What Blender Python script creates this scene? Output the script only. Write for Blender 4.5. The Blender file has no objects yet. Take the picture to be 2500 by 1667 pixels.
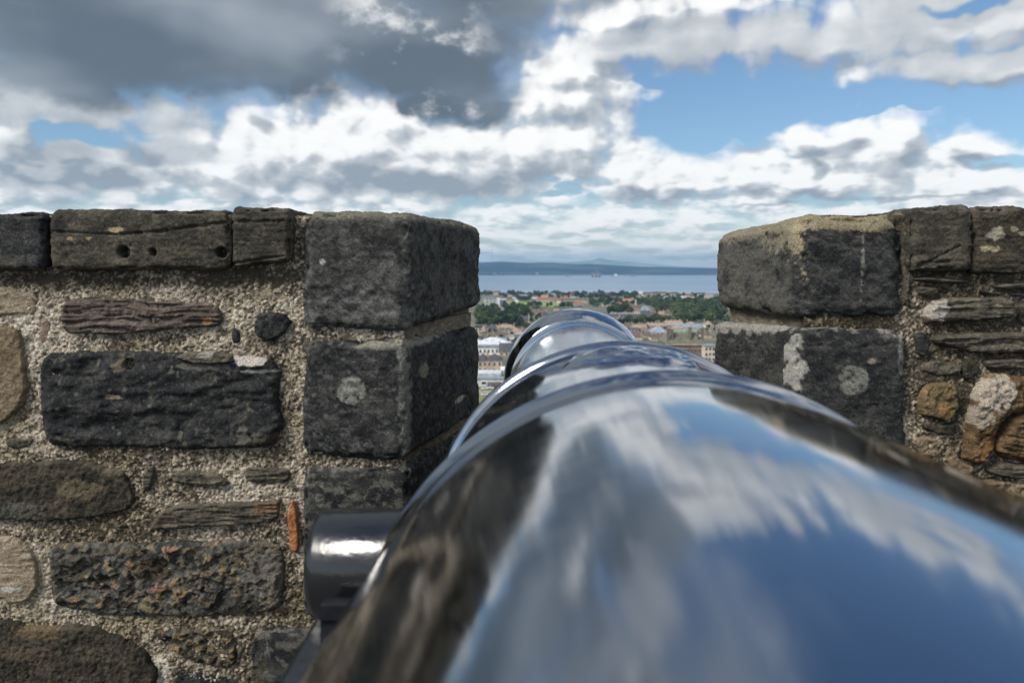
import bpy, bmesh, math, random
import numpy as np
from mathutils import Vector, Matrix
random.seed(7)
rng = np.random.default_rng(7)
C = bpy.context.scene.collection
sc = bpy.context.scene

# ------------------------------------------------------------------ camera
CAMZ = 1.35                      # eye height above the terrace
F = 1944.0                       # focal length in pixels of a 2500 wide frame
PITCH = math.atan((833.5 - 651) / F)
cam = bpy.data.objects.new('camera', bpy.data.cameras.new('camera'))
C.objects.link(cam); sc.camera = cam
cam.data.sensor_width = 36; cam.data.lens = 36 * F / 2500
cam.data.clip_start = 0.02; cam.data.clip_end = 90000
cam.location = (0, 0, CAMZ); cam.rotation_euler = (math.pi / 2 - PITCH, 0, 0)
cam.data.dof.use_dof = True; cam.data.dof.focus_distance = 2.45; cam.data.dof.aperture_fstop = 5.0

def ray(px, py):
    a = (px - 1250) / F; b = (833.5 - py) / F
    return Vector((a, math.cos(PITCH) + b * math.sin(PITCH), -math.sin(PITCH) + b * math.cos(PITCH)))
def at(px, py, Y):
    d = ray(px, py); return Vector((d.x * Y / d.y, Y, CAMZ + d.z * Y / d.y))
def azel(px, py):
    d = ray(px, py); return (math.degrees(math.atan2(d.x, d.y)), math.degrees(math.atan2(d.z, math.hypot(d.x, d.y))))

# ------------------------------------------------------------------ world
SUN_EL = math.radians(43); SUN_AZ = math.radians(236)     # behind the camera, to the left
sun = bpy.data.objects.new('sun', bpy.data.lights.new('sun', 'SUN')); C.objects.link(sun)
sun.data.energy = 3.0; sun.data.angle = math.radians(20); sun.data.color = (1, .95, .87)
sd = Vector((math.sin(SUN_AZ) * math.cos(SUN_EL), math.cos(SUN_AZ) * math.cos(SUN_EL), math.sin(SUN_EL)))
sun.rotation_euler = sd.to_track_quat('Z', 'Y').to_euler()
sc.view_settings.view_transform = 'Standard'; sc.view_settings.look = 'None'
sc.view_settings.exposure = 0.3; sc.view_settings.gamma = 1
sc.render.engine = 'CYCLES'
sc.cycles.max_bounces = 6; sc.cycles.volume_bounces = 0; sc.cycles.diffuse_bounces = 3; sc.cycles.glossy_bounces = 3
sc.cycles.transparent_max_bounces = 6; sc.cycles.caustics_reflective = False; sc.cycles.caustics_refractive = False
sc.cycles.use_denoising = True

class NT:
    def __init__(s, nt): s.t = nt; s.n = nt.nodes; s.l = nt.links
    def node(s, typ, **kw):
        n = s.n.new(typ)
        for k, v in kw.items(): setattr(n, k, v)
        return n
    def put(s, sock, v):
        if isinstance(v, bpy.types.NodeSocket): s.l.new(v, sock)
        elif v is not None: sock.default_value = v
    def m(s, op, a, b=None, c=None, clamp=False):
        n = s.node('ShaderNodeMath', operation=op, use_clamp=clamp)
        for i, v in enumerate((a, b, c)):
            if v is not None: s.put(n.inputs[i], v)
        return n.outputs[0]
    def v(s, op, a, b=None, out=0, scale=None):
        n = s.node('ShaderNodeVectorMath', operation=op)
        s.put(n.inputs[0], a)
        if b is not None: s.put(n.inputs[1], b)
        if scale is not None: s.put(n.inputs['Scale'], scale)
        return n.outputs[out]
    def xyz(s, x, y, z=0.0):
        n = s.node('ShaderNodeCombineXYZ'); s.put(n.inputs[0], x); s.put(n.inputs[1], y); s.put(n.inputs[2], z); return n.outputs[0]
    def noise(s, vec, scale, detail=4, rough=.55, dist=0, out='Fac'):
        n = s.node('ShaderNodeTexNoise'); s.put(n.inputs['Vector'], vec); n.inputs['Scale'].default_value = scale
        n.inputs['Detail'].default_value = detail; n.inputs['Roughness'].default_value = rough; n.inputs['Distortion'].default_value = dist
        return n.outputs[out]
    def ss(s, x, a, b, ta=0.0, tb=1.0):
        n = s.node('ShaderNodeMapRange', interpolation_type='SMOOTHSTEP'); s.put(n.inputs[0], x)
        for i, v in enumerate((a, b, ta, tb)): n.inputs[i + 1].default_value = v
        return n.outputs[0]
    def mix(s, f, a, b, blend='MIX'):
        n = s.node('ShaderNodeMix', data_type='RGBA', blend_type=blend); s.put(n.inputs[0], f)
        s.put(n.inputs[6], a if isinstance(a, bpy.types.NodeSocket) else (*a, 1)); s.put(n.inputs[7], b if isinstance(b, bpy.types.NodeSocket) else (*b, 1))
        return n.outputs[2]

def E(x0, y0, x1, y1):           # an ellipse of sky given by two corners of its box in the picture -> az, el, radii
    a0, e0 = azel(x0, y1); a1, e1 = azel(x1, y0)
    return ((a0 + a1) / 2, (e0 + e1) / 2, (a1 - a0) / 2, (e1 - e0) / 2)
STORM = [E(-500, -150, 800, 235), E(300, -150, 1200, 232), E(850, -60, 1330, 300), E(950, -300, 1420, 130), E(960,180,1270,318),
         (-30, 30, 36, 15), (-15, 27, 11, 9), E(330, 60, 900, 236), (-62, 24, 26, 26), (-30, 46, 34, 13)]
WHITE = [E(480, 330, 1520, 492), E(380, 250, 1400, 500), E(1680, 350, 2330, 500), E(1960, 270, 2340, 490), E(-300, 330, 500, 480), E(1250, 250, 1520, 470), E(1420, 360, 1760, 500), E(-300, 190, 520, 300), E(-300, 345, 420, 470), E(200, 320, 900, 478), E(620, 245, 1300, 480), E(1000, 250, 1560, 468),
         E(1230, 170, 1545, 330), E(1250, 20, 2000, 175), E(1700, 10, 2240, 170), E(1300, -40, 1900, 80), E(1280, 120, 1500, 220), E(2080, 60, 2700, 228),
         E(1430, 420, 1800, 500), E(1700, 350, 2120, 480), E(1880, 292, 2060, 400), E(2080, 305, 2290, 470), E(2240, 305, 2490, 400),
         E(2130, 400, 2700, 500), E(700, 120, 860, 240), E(900, 130, 1000, 240), E(1000,40,1080,130),
         (6, 19.6, 11, 2.2), (27, 15.5, 8, 3.2), (-5, 24, 5, 3), (52, 22, 16, 8), (62, 40, 26, 10), (24, 46, 12, 5), (-26, 14.5, 6, 1.5), (100,30,30,22), (150,40,30,20),(-130,35,40,22)]
HOLE = [E(1490, 190, 2120, 360), E(1900, 215, 2560, 300), E(1560, 240, 1830, 385), E(60, 318, 330, 375),  E(2180,-60,2560,50),
        E(1350, 440, 1440, 480), E(1510, 182, 1720, 230), (20, 30, 24, 8.6), (4, 28, 7, 5), (36,34,10,6)]

GREY = [E(-300, 385, 500, 470), E(540, 408, 1500, 482), E(-100, 340, 300, 420), E(600, 280, 670, 335), E(1420, 440, 1640, 500), E(1780, 325, 1910, 395), E(1980, 340, 2140, 398),
        E(1650, 462, 2600, 505), E(250, 350, 420, 415), E(2290, 350, 2420, 410), E(1940, 380, 2030, 440)]
VEIL = [(27, 15.5, 8, 4), E(1300, -40, 2330, 195), E(2040, 50, 2700, 240), E(-300, 190, 620, 330), E(0, 330, 620, 400), (14, 21.5, 15, 3), (50, 22, 22, 8), (-4, 24, 8, 7)]
def build_cloud_group():
    g = bpy.data.node_groups.new('cloud_field', 'ShaderNodeTree')
    g.interface.new_socket('AE', in_out='INPUT', socket_type='NodeSocketVector')
    g.interface.new_socket('D', in_out='OUTPUT', socket_type='NodeSocketFloat')
    g.interface.new_socket('S', in_out='OUTPUT', socket_type='NodeSocketFloat')
    g.interface.new_socket('P', in_out='OUTPUT', socket_type='NodeSocketVector')
    t = NT(g); gi = t.node('NodeGroupInput'); go = t.node('NodeGroupOutput')
    ae = gi.outputs[0]
    sp = t.node('ShaderNodeSeparateXYZ'); t.l.new(ae, sp.inputs[0]); a, e = sp.outputs[0], sp.outputs[1]
    # cloud detail gets finer and flatter towards the horizon
    w = t.m('MULTIPLY', t.m('LOGARITHM', t.m('ADD', e, 2.5), math.e), 3.0)
    nv = t.xyz(t.m('MULTIPLY', a, .16), w, 0)
    n1 = t.noise(nv, 1.0, 9, .58)                        # lumps
    n1c = t.noise(nv, 1.3, 3, .5, out='Color')
    warp = t.v('MULTIPLY', t.v('SUBTRACT', n1c, (.5, .5, .5)), (7, 3.4, 0))
    fine = t.v('MULTIPLY', t.v('SUBTRACT', t.noise(nv, 4.0, 5, .55, out='Color'), (.5, .5, .5)), (1.0, .6, 0))
    p = t.v('ADD', t.v('ADD', ae, warp), fine)
    vo = t.node('ShaderNodeTexVoronoi', feature='F1'); t.l.new(t.v('ADD', t.xyz(t.m('MULTIPLY', a, .42), t.m('MULTIPLY', w, 1.5), 0), t.v('SCALE', n1c, scale=.9)), vo.inputs['Vector'])
    vo.inputs['Scale'].default_value = 1.0; vo.inputs['Detail'].default_value = 2.5; vo.inputs['Roughness'].default_value = .42
    billow = t.m('MULTIPLY', t.m('SUBTRACT', .72, vo.outputs['Distance']), .70)
    def blobs(lst):
        out = None
        for (ca, ce, ra, re) in lst:
            q = t.v('MULTIPLY', t.v('SUBTRACT', p, (ca, ce, 0)), (1 / ra, 1 / re, 0))
            L = t.v('LENGTH', q, out=1)
            out = L if out is None else t.m('MINIMUM', out, L)
        return t.m('SUBTRACT', 1.0, out)
    st = blobs(STORM); wh = blobs(WHITE); ho = blobs(HOLE)
    wh2 = t.m('ADD', t.m('MAXIMUM', wh, -1.0), t.m('ADD', billow, t.m('MULTIPLY_ADD', t.m('SUBTRACT', n1, .5), .9, .26)))
    wh2 = t.m('SUBTRACT', wh2, t.m('MULTIPLY', t.m('MAXIMUM', ho, 0.0), 1.5))
    # thick broken layer of small clouds low over the horizon
    nl = t.noise(t.xyz(t.m('MULTIPLY', a, .34), t.m('MULTIPLY', w, 2.3), 3.3), 1.0, 7, .6)
    low = t.m('ADD', t.m('ADD', t.m('MULTIPLY', t.m('SUBTRACT', nl, .34), 2.2), t.m('MULTIPLY', billow, .6)), t.ss(e, 3.8, 7.0, 0.0, -2.0))
    hi = t.m('ADD', t.m('MULTIPLY', t.m('SUBTRACT', n1, .56), 3.0), t.ss(e, 38, 52, -2.0, 0.0))
    stn = t.m('ADD', st, t.m('MULTIPLY', t.m('SUBTRACT', n1, .5), .9))
    gapn = t.noise(nv, 3.1, 5, .6)
    D = t.m('MAXIMUM', t.m('MAXIMUM', wh2, low), t.m('MAXIMUM', hi, stn))
    t.l.new(D, go.inputs[0]); t.l.new(stn, go.inputs[1]); t.l.new(t.v('ADD', ae, t.v('SCALE', t.v('SUBTRACT', p, ae), scale=.6)), go.inputs[2])
    return g

world = bpy.data.worlds.new('World'); sc.world = world; world.use_nodes = True
world.node_tree.nodes.clear(); t = NT(world.node_tree)
tc = t.node('ShaderNodeTexCoord'); dirn = t.v('NORMALIZE', tc.outputs['Generated'])
sp = t.node('ShaderNodeSeparateXYZ'); t.l.new(dirn, sp.inputs[0])
a = t.m('MULTIPLY', t.m('ARCTAN2', sp.outputs[0], sp.outputs[1]), 57.2958)
e = t.m('MAXIMUM', t.m('MULTIPLY', t.m('ARCSINE', sp.outputs[2]), 57.2958), 0.0)
ae = t.xyz(a, e)
grp = build_cloud_group()
g1 = t.node('ShaderNodeGroup', node_tree=grp); t.l.new(ae, g1.inputs[0])
g2 = t.node('ShaderNodeGroup', node_tree=grp)
up = t.m('ADD', t.m('MULTIPLY', e, .07), .35)
t.l.new(t.v('ADD', ae, t.xyz(t.m('MULTIPLY', up, -.6), up)), g2.inputs[0])
D1, S1 = g1.outputs[0], g1.outputs[1]; D2 = g2.outputs[0]
grad = t.m('SUBTRACT', D1, D2)
def soft(lst, P_, k):
    out = None
    for (ca, ce, ra, re) in lst:
        L = t.v('LENGTH', t.v('MULTIPLY', t.v('SUBTRACT', P_, (ca, ce, 0)), (1 / ra, 1 / re, 0)), out=1)
        out = L if out is None else t.m('MINIMUM', out, L)
    return t.ss(t.m('SUBTRACT', 1.0, out), 0.0, k)
grey = soft(GREY, g1.outputs[2], .75); veil = soft(VEIL, g1.outputs[2], .5)
cover = t.ss(t.m('SUBTRACT', t.m('ADD', D1, .02), t.m('MULTIPLY', veil, t.m('MULTIPLY', t.ss(D1, -.1, .9, 1.0, 0.0), .22))), -.24, .52)
cover = t.m('MAXIMUM', cover, t.ss(e, 1.0, 8.0, .62, 0.0))
grad = t.m('ADD', grad, t.ss(e, 4.0, 7.0, .16, 0.0))
grad = t.m('MULTIPLY_ADD', grad, t.m('SUBTRACT', .95, t.m('MULTIPLY', veil, .65)), .66)
lit = t.m('SUBTRACT', grad, t.m('MULTIPLY', t.ss(D1, .6, 1.7), .25), clamp=True)
lit = t.ss(lit, .0, 1.0)
puff = t.noise(t.xyz(t.m('MULTIPLY', a, .5), t.m('MULTIPLY', e, 1.1), 2.2), 1.0, 5, .55)
lit = t.m('ADD', lit, t.m('MULTIPLY', t.m('SUBTRACT', puff, .5), .45))
lit = t.m('SUBTRACT', lit, t.m('ADD', t.m('MULTIPLY', grey, .6), t.m('MULTIPLY', veil, .22)), clamp=True)
white = t.mix(lit, (.27, .305, .35), (.70, .71, .715))
white = t.mix(t.m('MULTIPLY', t.ss(lit, .55, 1.1), t.m('SUBTRACT', 1.0, t.m('MULTIPLY', veil, .6))), white, (.90, .89, .87))
storm_n = t.noise(t.xyz(t.m('MULTIPLY', a, .07), t.m('MULTIPLY', e, .16)), 1.0, 3, .45)
stormc = t.mix(t.ss(t.m('ADD', storm_n, t.m('MULTIPLY', t.m('SUBTRACT', e, 14), .016)), .42, .78), (.105, .13, .16), (.30, .335, .375))
iss = t.ss(S1, -.05, .30)
tear = t.ss(t.noise(t.xyz(t.m('MULTIPLY', a, .22), t.m('MULTIPLY', e, .33), 7.7), 1.0, 6, .58), .52, .68)
tearmask = t.m('MULTIPLY', tear, t.m('MULTIPLY', t.ss(a, -14, -9), t.m('SUBTRACT', 1.0, t.ss(a, -4, 0))))
cloudc = t.mix(t.m('MULTIPLY', iss, t.m('SUBTRACT', 1.0, t.m('MULTIPLY', tearmask, .8))), white, stormc)
hz = t.ss(e, .0, 5.0, .45, .0)
sky = t.node('ShaderNodeTexSky', sky_type='NISHITA', sun_disc=False, sun_elevation=SUN_EL, sun_rotation=SUN_AZ, altitude=100, air_density=1.0, dust_density=.6, ozone_density=2.2)
skyc = t.v('MULTIPLY', sky.outputs[0], (.92, 1.05, 1.14))
b1 = t.node('ShaderNodeBackground'); t.l.new(skyc, b1.inputs[0]); b1.inputs[1].default_value = .085
b2 = t.node('ShaderNodeBackground'); t.l.new(t.mix(hz, cloudc, (.98, .94, .86)), b2.inputs[0]); b2.inputs[1].default_value = 1.0
mx = t.node('ShaderNodeMixShader'); t.l.new(t.m('MULTIPLY', cover, .97), mx.inputs[0]); t.l.new(b1.outputs[0], mx.inputs[1]); t.l.new(b2.outputs[0], mx.inputs[2])
wo = t.node('ShaderNodeOutputWorld'); t.l.new(mx.outputs[0], wo.inputs[0])
world.cycles.sampling_method = 'MANUAL'; world.cycles.sample_map_resolution = 512

# ------------------------------------------------------------------ helpers
def tag(o, label=None, cat=None, group=None, kind=None):
    if label: o['label'] = label
    if cat: o['category'] = cat
    if group: o['group'] = group
    if kind: o['kind'] = kind
    return o
def empty(name, loc=(0, 0, 0), rz=0):
    o = bpy.data.objects.new(name, None); C.objects.link(o); o.location = loc; o.rotation_euler = (0, 0, rz); o.empty_display_size = .1
    return o
def link(name, me, mat, parent=None):
    o = bpy.data.objects.new(name, me); C.objects.link(o)
    if mat is not None and not me.materials: me.materials.append(mat)
    if parent: o.parent = parent
    return o
def mesh_np(name, V, Fq, col=None, smooth=True):
    me = bpy.data.meshes.new(name); V = np.asarray(V, dtype=np.float32); Fq = np.asarray(Fq, dtype=np.int32)
    k = Fq.shape[1]
    me.vertices.add(len(V)); me.vertices.foreach_set('co', V.ravel())
    me.loops.add(Fq.size); me.loops.foreach_set('vertex_index', Fq.ravel())
    me.polygons.add(len(Fq)); me.polygons.foreach_set('loop_start', np.arange(0, Fq.size, k, dtype=np.int32))
    me.polygons.foreach_set('use_smooth', np.full(len(Fq), smooth))
    me.update(calc_edges=True); me.validate()
    if col is not None:
        ca = me.color_attributes.new('Col', 'FLOAT_COLOR', 'POINT'); c4 = np.ones((len(V), 4), np.float32); c4[:, :3] = col
        ca.data.foreach_set('color', c4.ravel())
    return me
# vectorised gradient-ish value noise
def _h(i, j, k):
    n = (i.astype(np.int64) * 374761393 + j.astype(np.int64) * 668265263 + k.astype(np.int64) * 2147483647 + 12345) & 0xffffffff
    n = ((n ^ (n >> 13)) * 1274126177) & 0xffffffff
    n = (n ^ (n >> 16)) & 0xffffff
    return n / float(0xffffff)
def vnoise(P):
    I = np.floor(P).astype(np.int64); f = P - I; f = f * f * f * (f * (f * 6 - 15) + 10); r = 0
    for dx in (0, 1):
        for dy in (0, 1):
            for dz in (0, 1):
                w = (f[:, 0] if dx else 1 - f[:, 0]) * (f[:, 1] if dy else 1 - f[:, 1]) * (f[:, 2] if dz else 1 - f[:, 2])
                r = r + w * _h(I[:, 0] + dx, I[:, 1] + dy, I[:, 2] + dz)
    return r
def fbm(P, sc_, oct_=4, gain=.5, off=0.0, ridge=False):
    P = np.asarray(P, float) * np.asarray(sc_) + off; s = 0; am = 1; tot = 0
    R = np.array([[.8, .6, 0], [-.6, .8, 0], [0, 0, 1]])
    for o in range(oct_):
        v = vnoise(P) * 2 - 1
        if ridge: v = 1 - 2 * np.abs(v)
        s = s + am * v; tot += am; am *= gain; P = P * 2.03 + 17.3
    return s / tot                                   # about -1..1
def worley(P, cell):                                # P (n,2) -> d1, d2, id random
    q = P / cell; I = np.floor(q).astype(np.int64); d1 = np.full(len(P), 9.); d2 = np.full(len(P), 9.); idr = np.zeros(len(P))
    for dx in (-1, 0, 1):
        for dy in (-1, 0, 1):
            cx = I[:, 0] + dx; cy = I[:, 1] + dy
            jx = cx + _h(cx, cy, cx * 0 + 1); jy = cy + _h(cx, cy, cx * 0 + 2)
            d = np.hypot(q[:, 0] - jx, q[:, 1] - jy); rr = _h(cx, cy, cx * 0 + 3)
            nearer = d < d1
            d2 = np.where(nearer, d1, np.minimum(d2, d)); idr = np.where(nearer, rr, idr); d1 = np.where(nearer, d, d1)
    return d1, d2, idr
def sstep(x, a, b):
    u = np.clip((x - a) / (b - a), 0, 1); return u * u * (3 - 2 * u)
def lerp(a, b, f): return a + (np.asarray(b, float) - a) * f[:, None]

def mat(name, base, rough=.7, metal=0.0, spec=.5):
    m = bpy.data.materials.new(name); m.use_nodes = True; b = m.node_tree.nodes['Principled BSDF']
    b.inputs['Base Color'].default_value = (*base, 1); b.inputs['Roughness'].default_value = rough; b.inputs['Metallic'].default_value = metal
    b.inputs['Specular IOR Level'].default_value = spec
    return m
def noisy(name, c1, c2, scale=5, rough=.85, bump=.0, bscale=30, coord='Object', spec=.3, detail=5):
    m = mat(name, c1, rough, spec=spec); t = NT(m.node_tree); b = t.n['Principled BSDF']
    tc = t.node('ShaderNodeTexCoord'); n = t.noise(tc.outputs[coord], scale, detail, .6)
    t.l.new(t.mix(t.ss(n, .3, .7), c1, c2), b.inputs['Base Color'])
    if bump:
        bn = t.node('ShaderNodeBump'); bn.inputs['Strength'].default_value = bump; bn.inputs['Distance'].default_value = .01
        t.l.new(t.noise(tc.outputs[coord], bscale, 5, .6), bn.inputs['Height']); t.l.new(bn.outputs[0], b.inputs['Normal'])
    return m
def stone_mat(name, speck=.35, bump=.5, rough=.92, fine=900):
    m = mat(name, (.1, .1, .1), rough, spec=.25); t = NT(m.node_tree); b = t.n['Principled BSDF']
    at_ = t.node('ShaderNodeAttribute', attribute_name='Col'); tc = t.node('ShaderNodeTexCoord'); o = tc.outputs['Object']
    n = t.noise(o, fine * .35, 5, .7); k = t.ss(n, .25, .75, 1 - speck, 1 + speck * 1.3)
    c = t.v('SCALE', at_.outputs['Color'], scale=k)
    sp_ = t.ss(t.noise(o, fine * .2, 3, .6), .60, .72)       # small pale grains
    c = t.mix(t.m('MULTIPLY', sp_, .26), c, (.36, .345, .31))
    t.l.new(c, b.inputs['Base Color'])
    bn = t.node('ShaderNodeBump'); bn.inputs['Strength'].default_value = bump; bn.inputs['Distance'].default_value = .007
    t.l.new(t.noise(o, 160, 8, .68), bn.inputs['Height']); t.l.new(bn.outputs[0], b.inputs['Normal'])
    return m
M_STONE = stone_mat('weathered_sandstone', .62, .8)
M_MORTAR = stone_mat('coarse_lime_mortar', .5, .8, fine=1100)

# ------------------------------------------------------------------ terrace and parapet walls
D0 = 2.0; D1_ = 2.72
g = mesh_np('terrace_floor', [(-30, -30, 0), (30, -30, 0), (30, 2.9, 0), (-30, 2.9, 0)], [(0, 1, 2, 3)], smooth=False)
def paving():
    m = noisy('granite_setts', (.08, .077, .07), (.14, .13, .115), 3, .85, .6, 60)
    t = NT(m.node_tree); b = t.n['Principled BSDF']; tc = t.node('ShaderNodeTexCoord')
    br = t.node('ShaderNodeTexBrick'); t.l.new(tc.outputs['Object'], br.inputs[0]); br.inputs['Scale'].default_value = 3
    br.inputs['Color1'].default_value = (.10, .095, .085, 1); br.inputs['Color2'].default_value = (.135, .125, .11, 1); br.inputs['Mortar'].default_value = (.04, .037, .03, 1)
    t.l.new(br.outputs[0], b.inputs['Base Color']); return m
tag(link('terrace_floor', g, paving()), kind='structure')

def polysdf(P, poly):
    poly = np.asarray(poly, float); n = len(poly); d = np.full(len(P), 1e9); ins = np.zeros(len(P), bool)
    for i in range(n):
        a = poly[i]; b = poly[(i + 1) % n]; ab = b - a; ap = P - a
        tt = np.clip((ap @ ab) / (ab @ ab + 1e-12), 0, 1); d = np.minimum(d, np.linalg.norm(ap - tt[:, None] * ab, axis=1))
        c = ((a[1] > P[:, 1]) != (b[1] > P[:, 1])) & (P[:, 0] < (b[0] - a[0]) * (P[:, 1] - a[1]) / (b[1] - a[1] + 1e-12) + a[0]); ins ^= c
    return np.where(ins, d, -d)
def wall_pt(px, py, D=D0):
    v = at(px, py, D); return (v.x, v.z)
def chaikin(p, k=2):
    p = np.asarray(p, float)
    for _ in range(k):
        q = np.roll(p, -1, 0); p = np.stack([.8 * p + .2 * q, .2 * p + .8 * q], 1).reshape(-1, 2)
    return p

PAL = dict(black=((.017, .018, .020), (.055, .055, .051)), brownblack=((.03, .027, .02), (.085, .07, .05)), tan=((.16, .12, .075), (.26, .20, .13)),
           paletan=((.27, .215, .15), (.36, .29, .21)), purple=((.085, .066, .055), (.17, .135, .11)), greybrown=((.07, .062, .048), (.14, .12, .09)),
           orange=((.30, .11, .045), (.44, .20, .09)), grey=((.026, .026, .026), (.098, .096, .087)), rust=((.085, .052, .026), (.19, .125, .065)), pink=((.2, .13, .1), (.28, .2, .15)),
           cope=((.038, .035, .028), (.105, .092, .068)), yellow=((.13,.095,.05),(.24,.17,.09)))
RES = .0026
def rubble(name, poly, parent, pal, prot=.018, style='rough', rad=.0065, holes=(), patches=(), label=None, seed=0, amp=None, res=RES, base=.012):
    poly = chaikin([wall_pt(*p) for p in poly]); x0, z0 = poly.min(0) - .014; x1, z1 = poly.max(0) + .014
    xs = np.arange(x0, x1 + res, res); zs = np.arange(z0, z1 + res, res); nx, nz = len(xs), len(zs)
    X, Z = np.meshgrid(xs, zs); P = np.stack([X.ravel(), Z.ravel()], 1); P3 = np.stack([P[:, 0], P[:, 1], np.full(len(P), seed * 3.7)], 1)
    wob = min(1.0, min(poly.max(0) - poly.min(0)) / .055) ** 1.5; d = polysdf(P, poly) + wob * (.006 * fbm(P3, 38, 3) + .002 * fbm(P3, 160, 2)); prot = prot * .75; amp = (amp or {'rough': .006, 'strata': .008, 'lumpy': .014}.get(style, .014)) * 1.35
    u = np.clip(d / rad, 0, 1); h = prot * np.sqrt(np.clip(1 - (1 - u) ** 2, 0, 1))
    inside = sstep(d, 0, rad)
    if style == 'rough': h += inside * (amp or .006) * (fbm(P3, 18, 5, .55) + .5 * fbm(P3, 90, 3, .6))
    elif style == 'strata':
        q = P3.copy(); q[:, 1] += .012 * fbm(P3, 9, 2); h += inside * ((amp or .008) * fbm(q, (9, 85, 1), 4, .55, ridge=True) + .002 * fbm(P3, 120, 3))
    elif style == 'lumpy':
        q = P3.copy(); q[:, 1] += .5 * .02 * fbm(P3, 14, 2); h += inside * (amp or .014) * (1.5 * fbm(q, (10, 24, 1), 3, .5) + .35 * fbm(q, (40, 60, 1), 3, .55))
    elif style == 'flaky':
        a1, a2, r1 = worley(P * (1, 1.5) + .016 * np.stack([fbm(P3, 40, 3), fbm(P3, 40, 3, off=9)], 1), .030); b1_, b2_, r2 = worley(P * (1, 1.4) + .008 * np.stack([fbm(P3, 90, 3), fbm(P3, 90, 3, off=9)], 1), .013)
        h += inside * ((amp or .014) * (r1 - .5) * .7 + .004 * (r2 - .5) + .008 * fbm(P3, 32, 5, .6))
    c0, c1 = PAL[pal]; n = fbm(P3, 26, 4, .6, off=5) * .8 + .35 * fbm(P3, 170, 2, off=2); col = lerp(np.tile(c0, (len(P), 1)).astype(float), c1, sstep(n, -.25, .42))
    if style == 'strata':
        col *= (1 + .28 * fbm(P3, (8, 120, 1), 3, off=4))[:, None]
    if style == 'flaky':
        col = lerp(col, (.16, .125, .085), sstep(r2, .62, .66) * .7); col = lerp(col, (.30, .22, .11), sstep(r2, .80, .84) * sstep(r1, .45, .6) * .6)
        col = lerp(col, (.30, .16, .09), sstep(r2, .6, .65) * sstep(r1, .9, .93) * .6)
        col = lerp(col, (.17, .165, .14), sstep(r2, .3, .34) * sstep(-r2, -.5, -.46) * .6)
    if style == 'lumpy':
        col = lerp(col, (.17, .16, .12), sstep(fbm(P3, 70, 3, off=31), .33, .6) * .55)  # pale flecks painted in as highlights for the lumpy relief
    for (qx, qy, rx, ry, pc, st) in patches:
        cx, cz = wall_pt(qx, qy); sc_ = D0 / F
        w = 1 - np.hypot((P[:, 0] - cx) / (rx * sc_), (P[:, 1] - cz) / (ry * sc_)) + .5 * fbm(P3, 70, 3, off=11)
        col = lerp(col, pc, sstep(w, 0, .18) * st)
    for (qx, qy, r) in holes:
        cx, cz = wall_pt(qx, qy); r = r * D0 / F; dd = np.hypot(P[:, 0] - cx, P[:, 1] - cz) / r + .12 * fbm(P3, 90, 2)
        h = np.where(dd < 1.25, h - .05 * sstep(-dd, -1.05, -.75), h)
    h = np.where(d < 0, np.maximum(d * 3.0, -.03), h)
    y = D0 + base - h + .0055 * fbm(P3, 11, 3, off=51) * (d > -1)
    keep = (d > -.010).reshape(nz, nx)
    cell = keep[:-1, :-1] & keep[1:, :-1] & keep[:-1, 1:] & keep[1:, 1:]
    ii, jj = np.nonzero(cell); f = np.stack([ii * nx + jj, ii * nx + jj + 1, (ii + 1) * nx + jj + 1, (ii + 1) * nx + jj], 1)
    used = np.unique(f); rm = np.full(nx * nz, -1); rm[used] = np.arange(len(used))
    V = np.stack([P[:, 0], y, P[:, 1]], 1)[used]
    o = link(name, mesh_np(name, V, rm[f], col[used]), M_STONE, parent)
    if label: o['label'] = label
    return o

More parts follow.
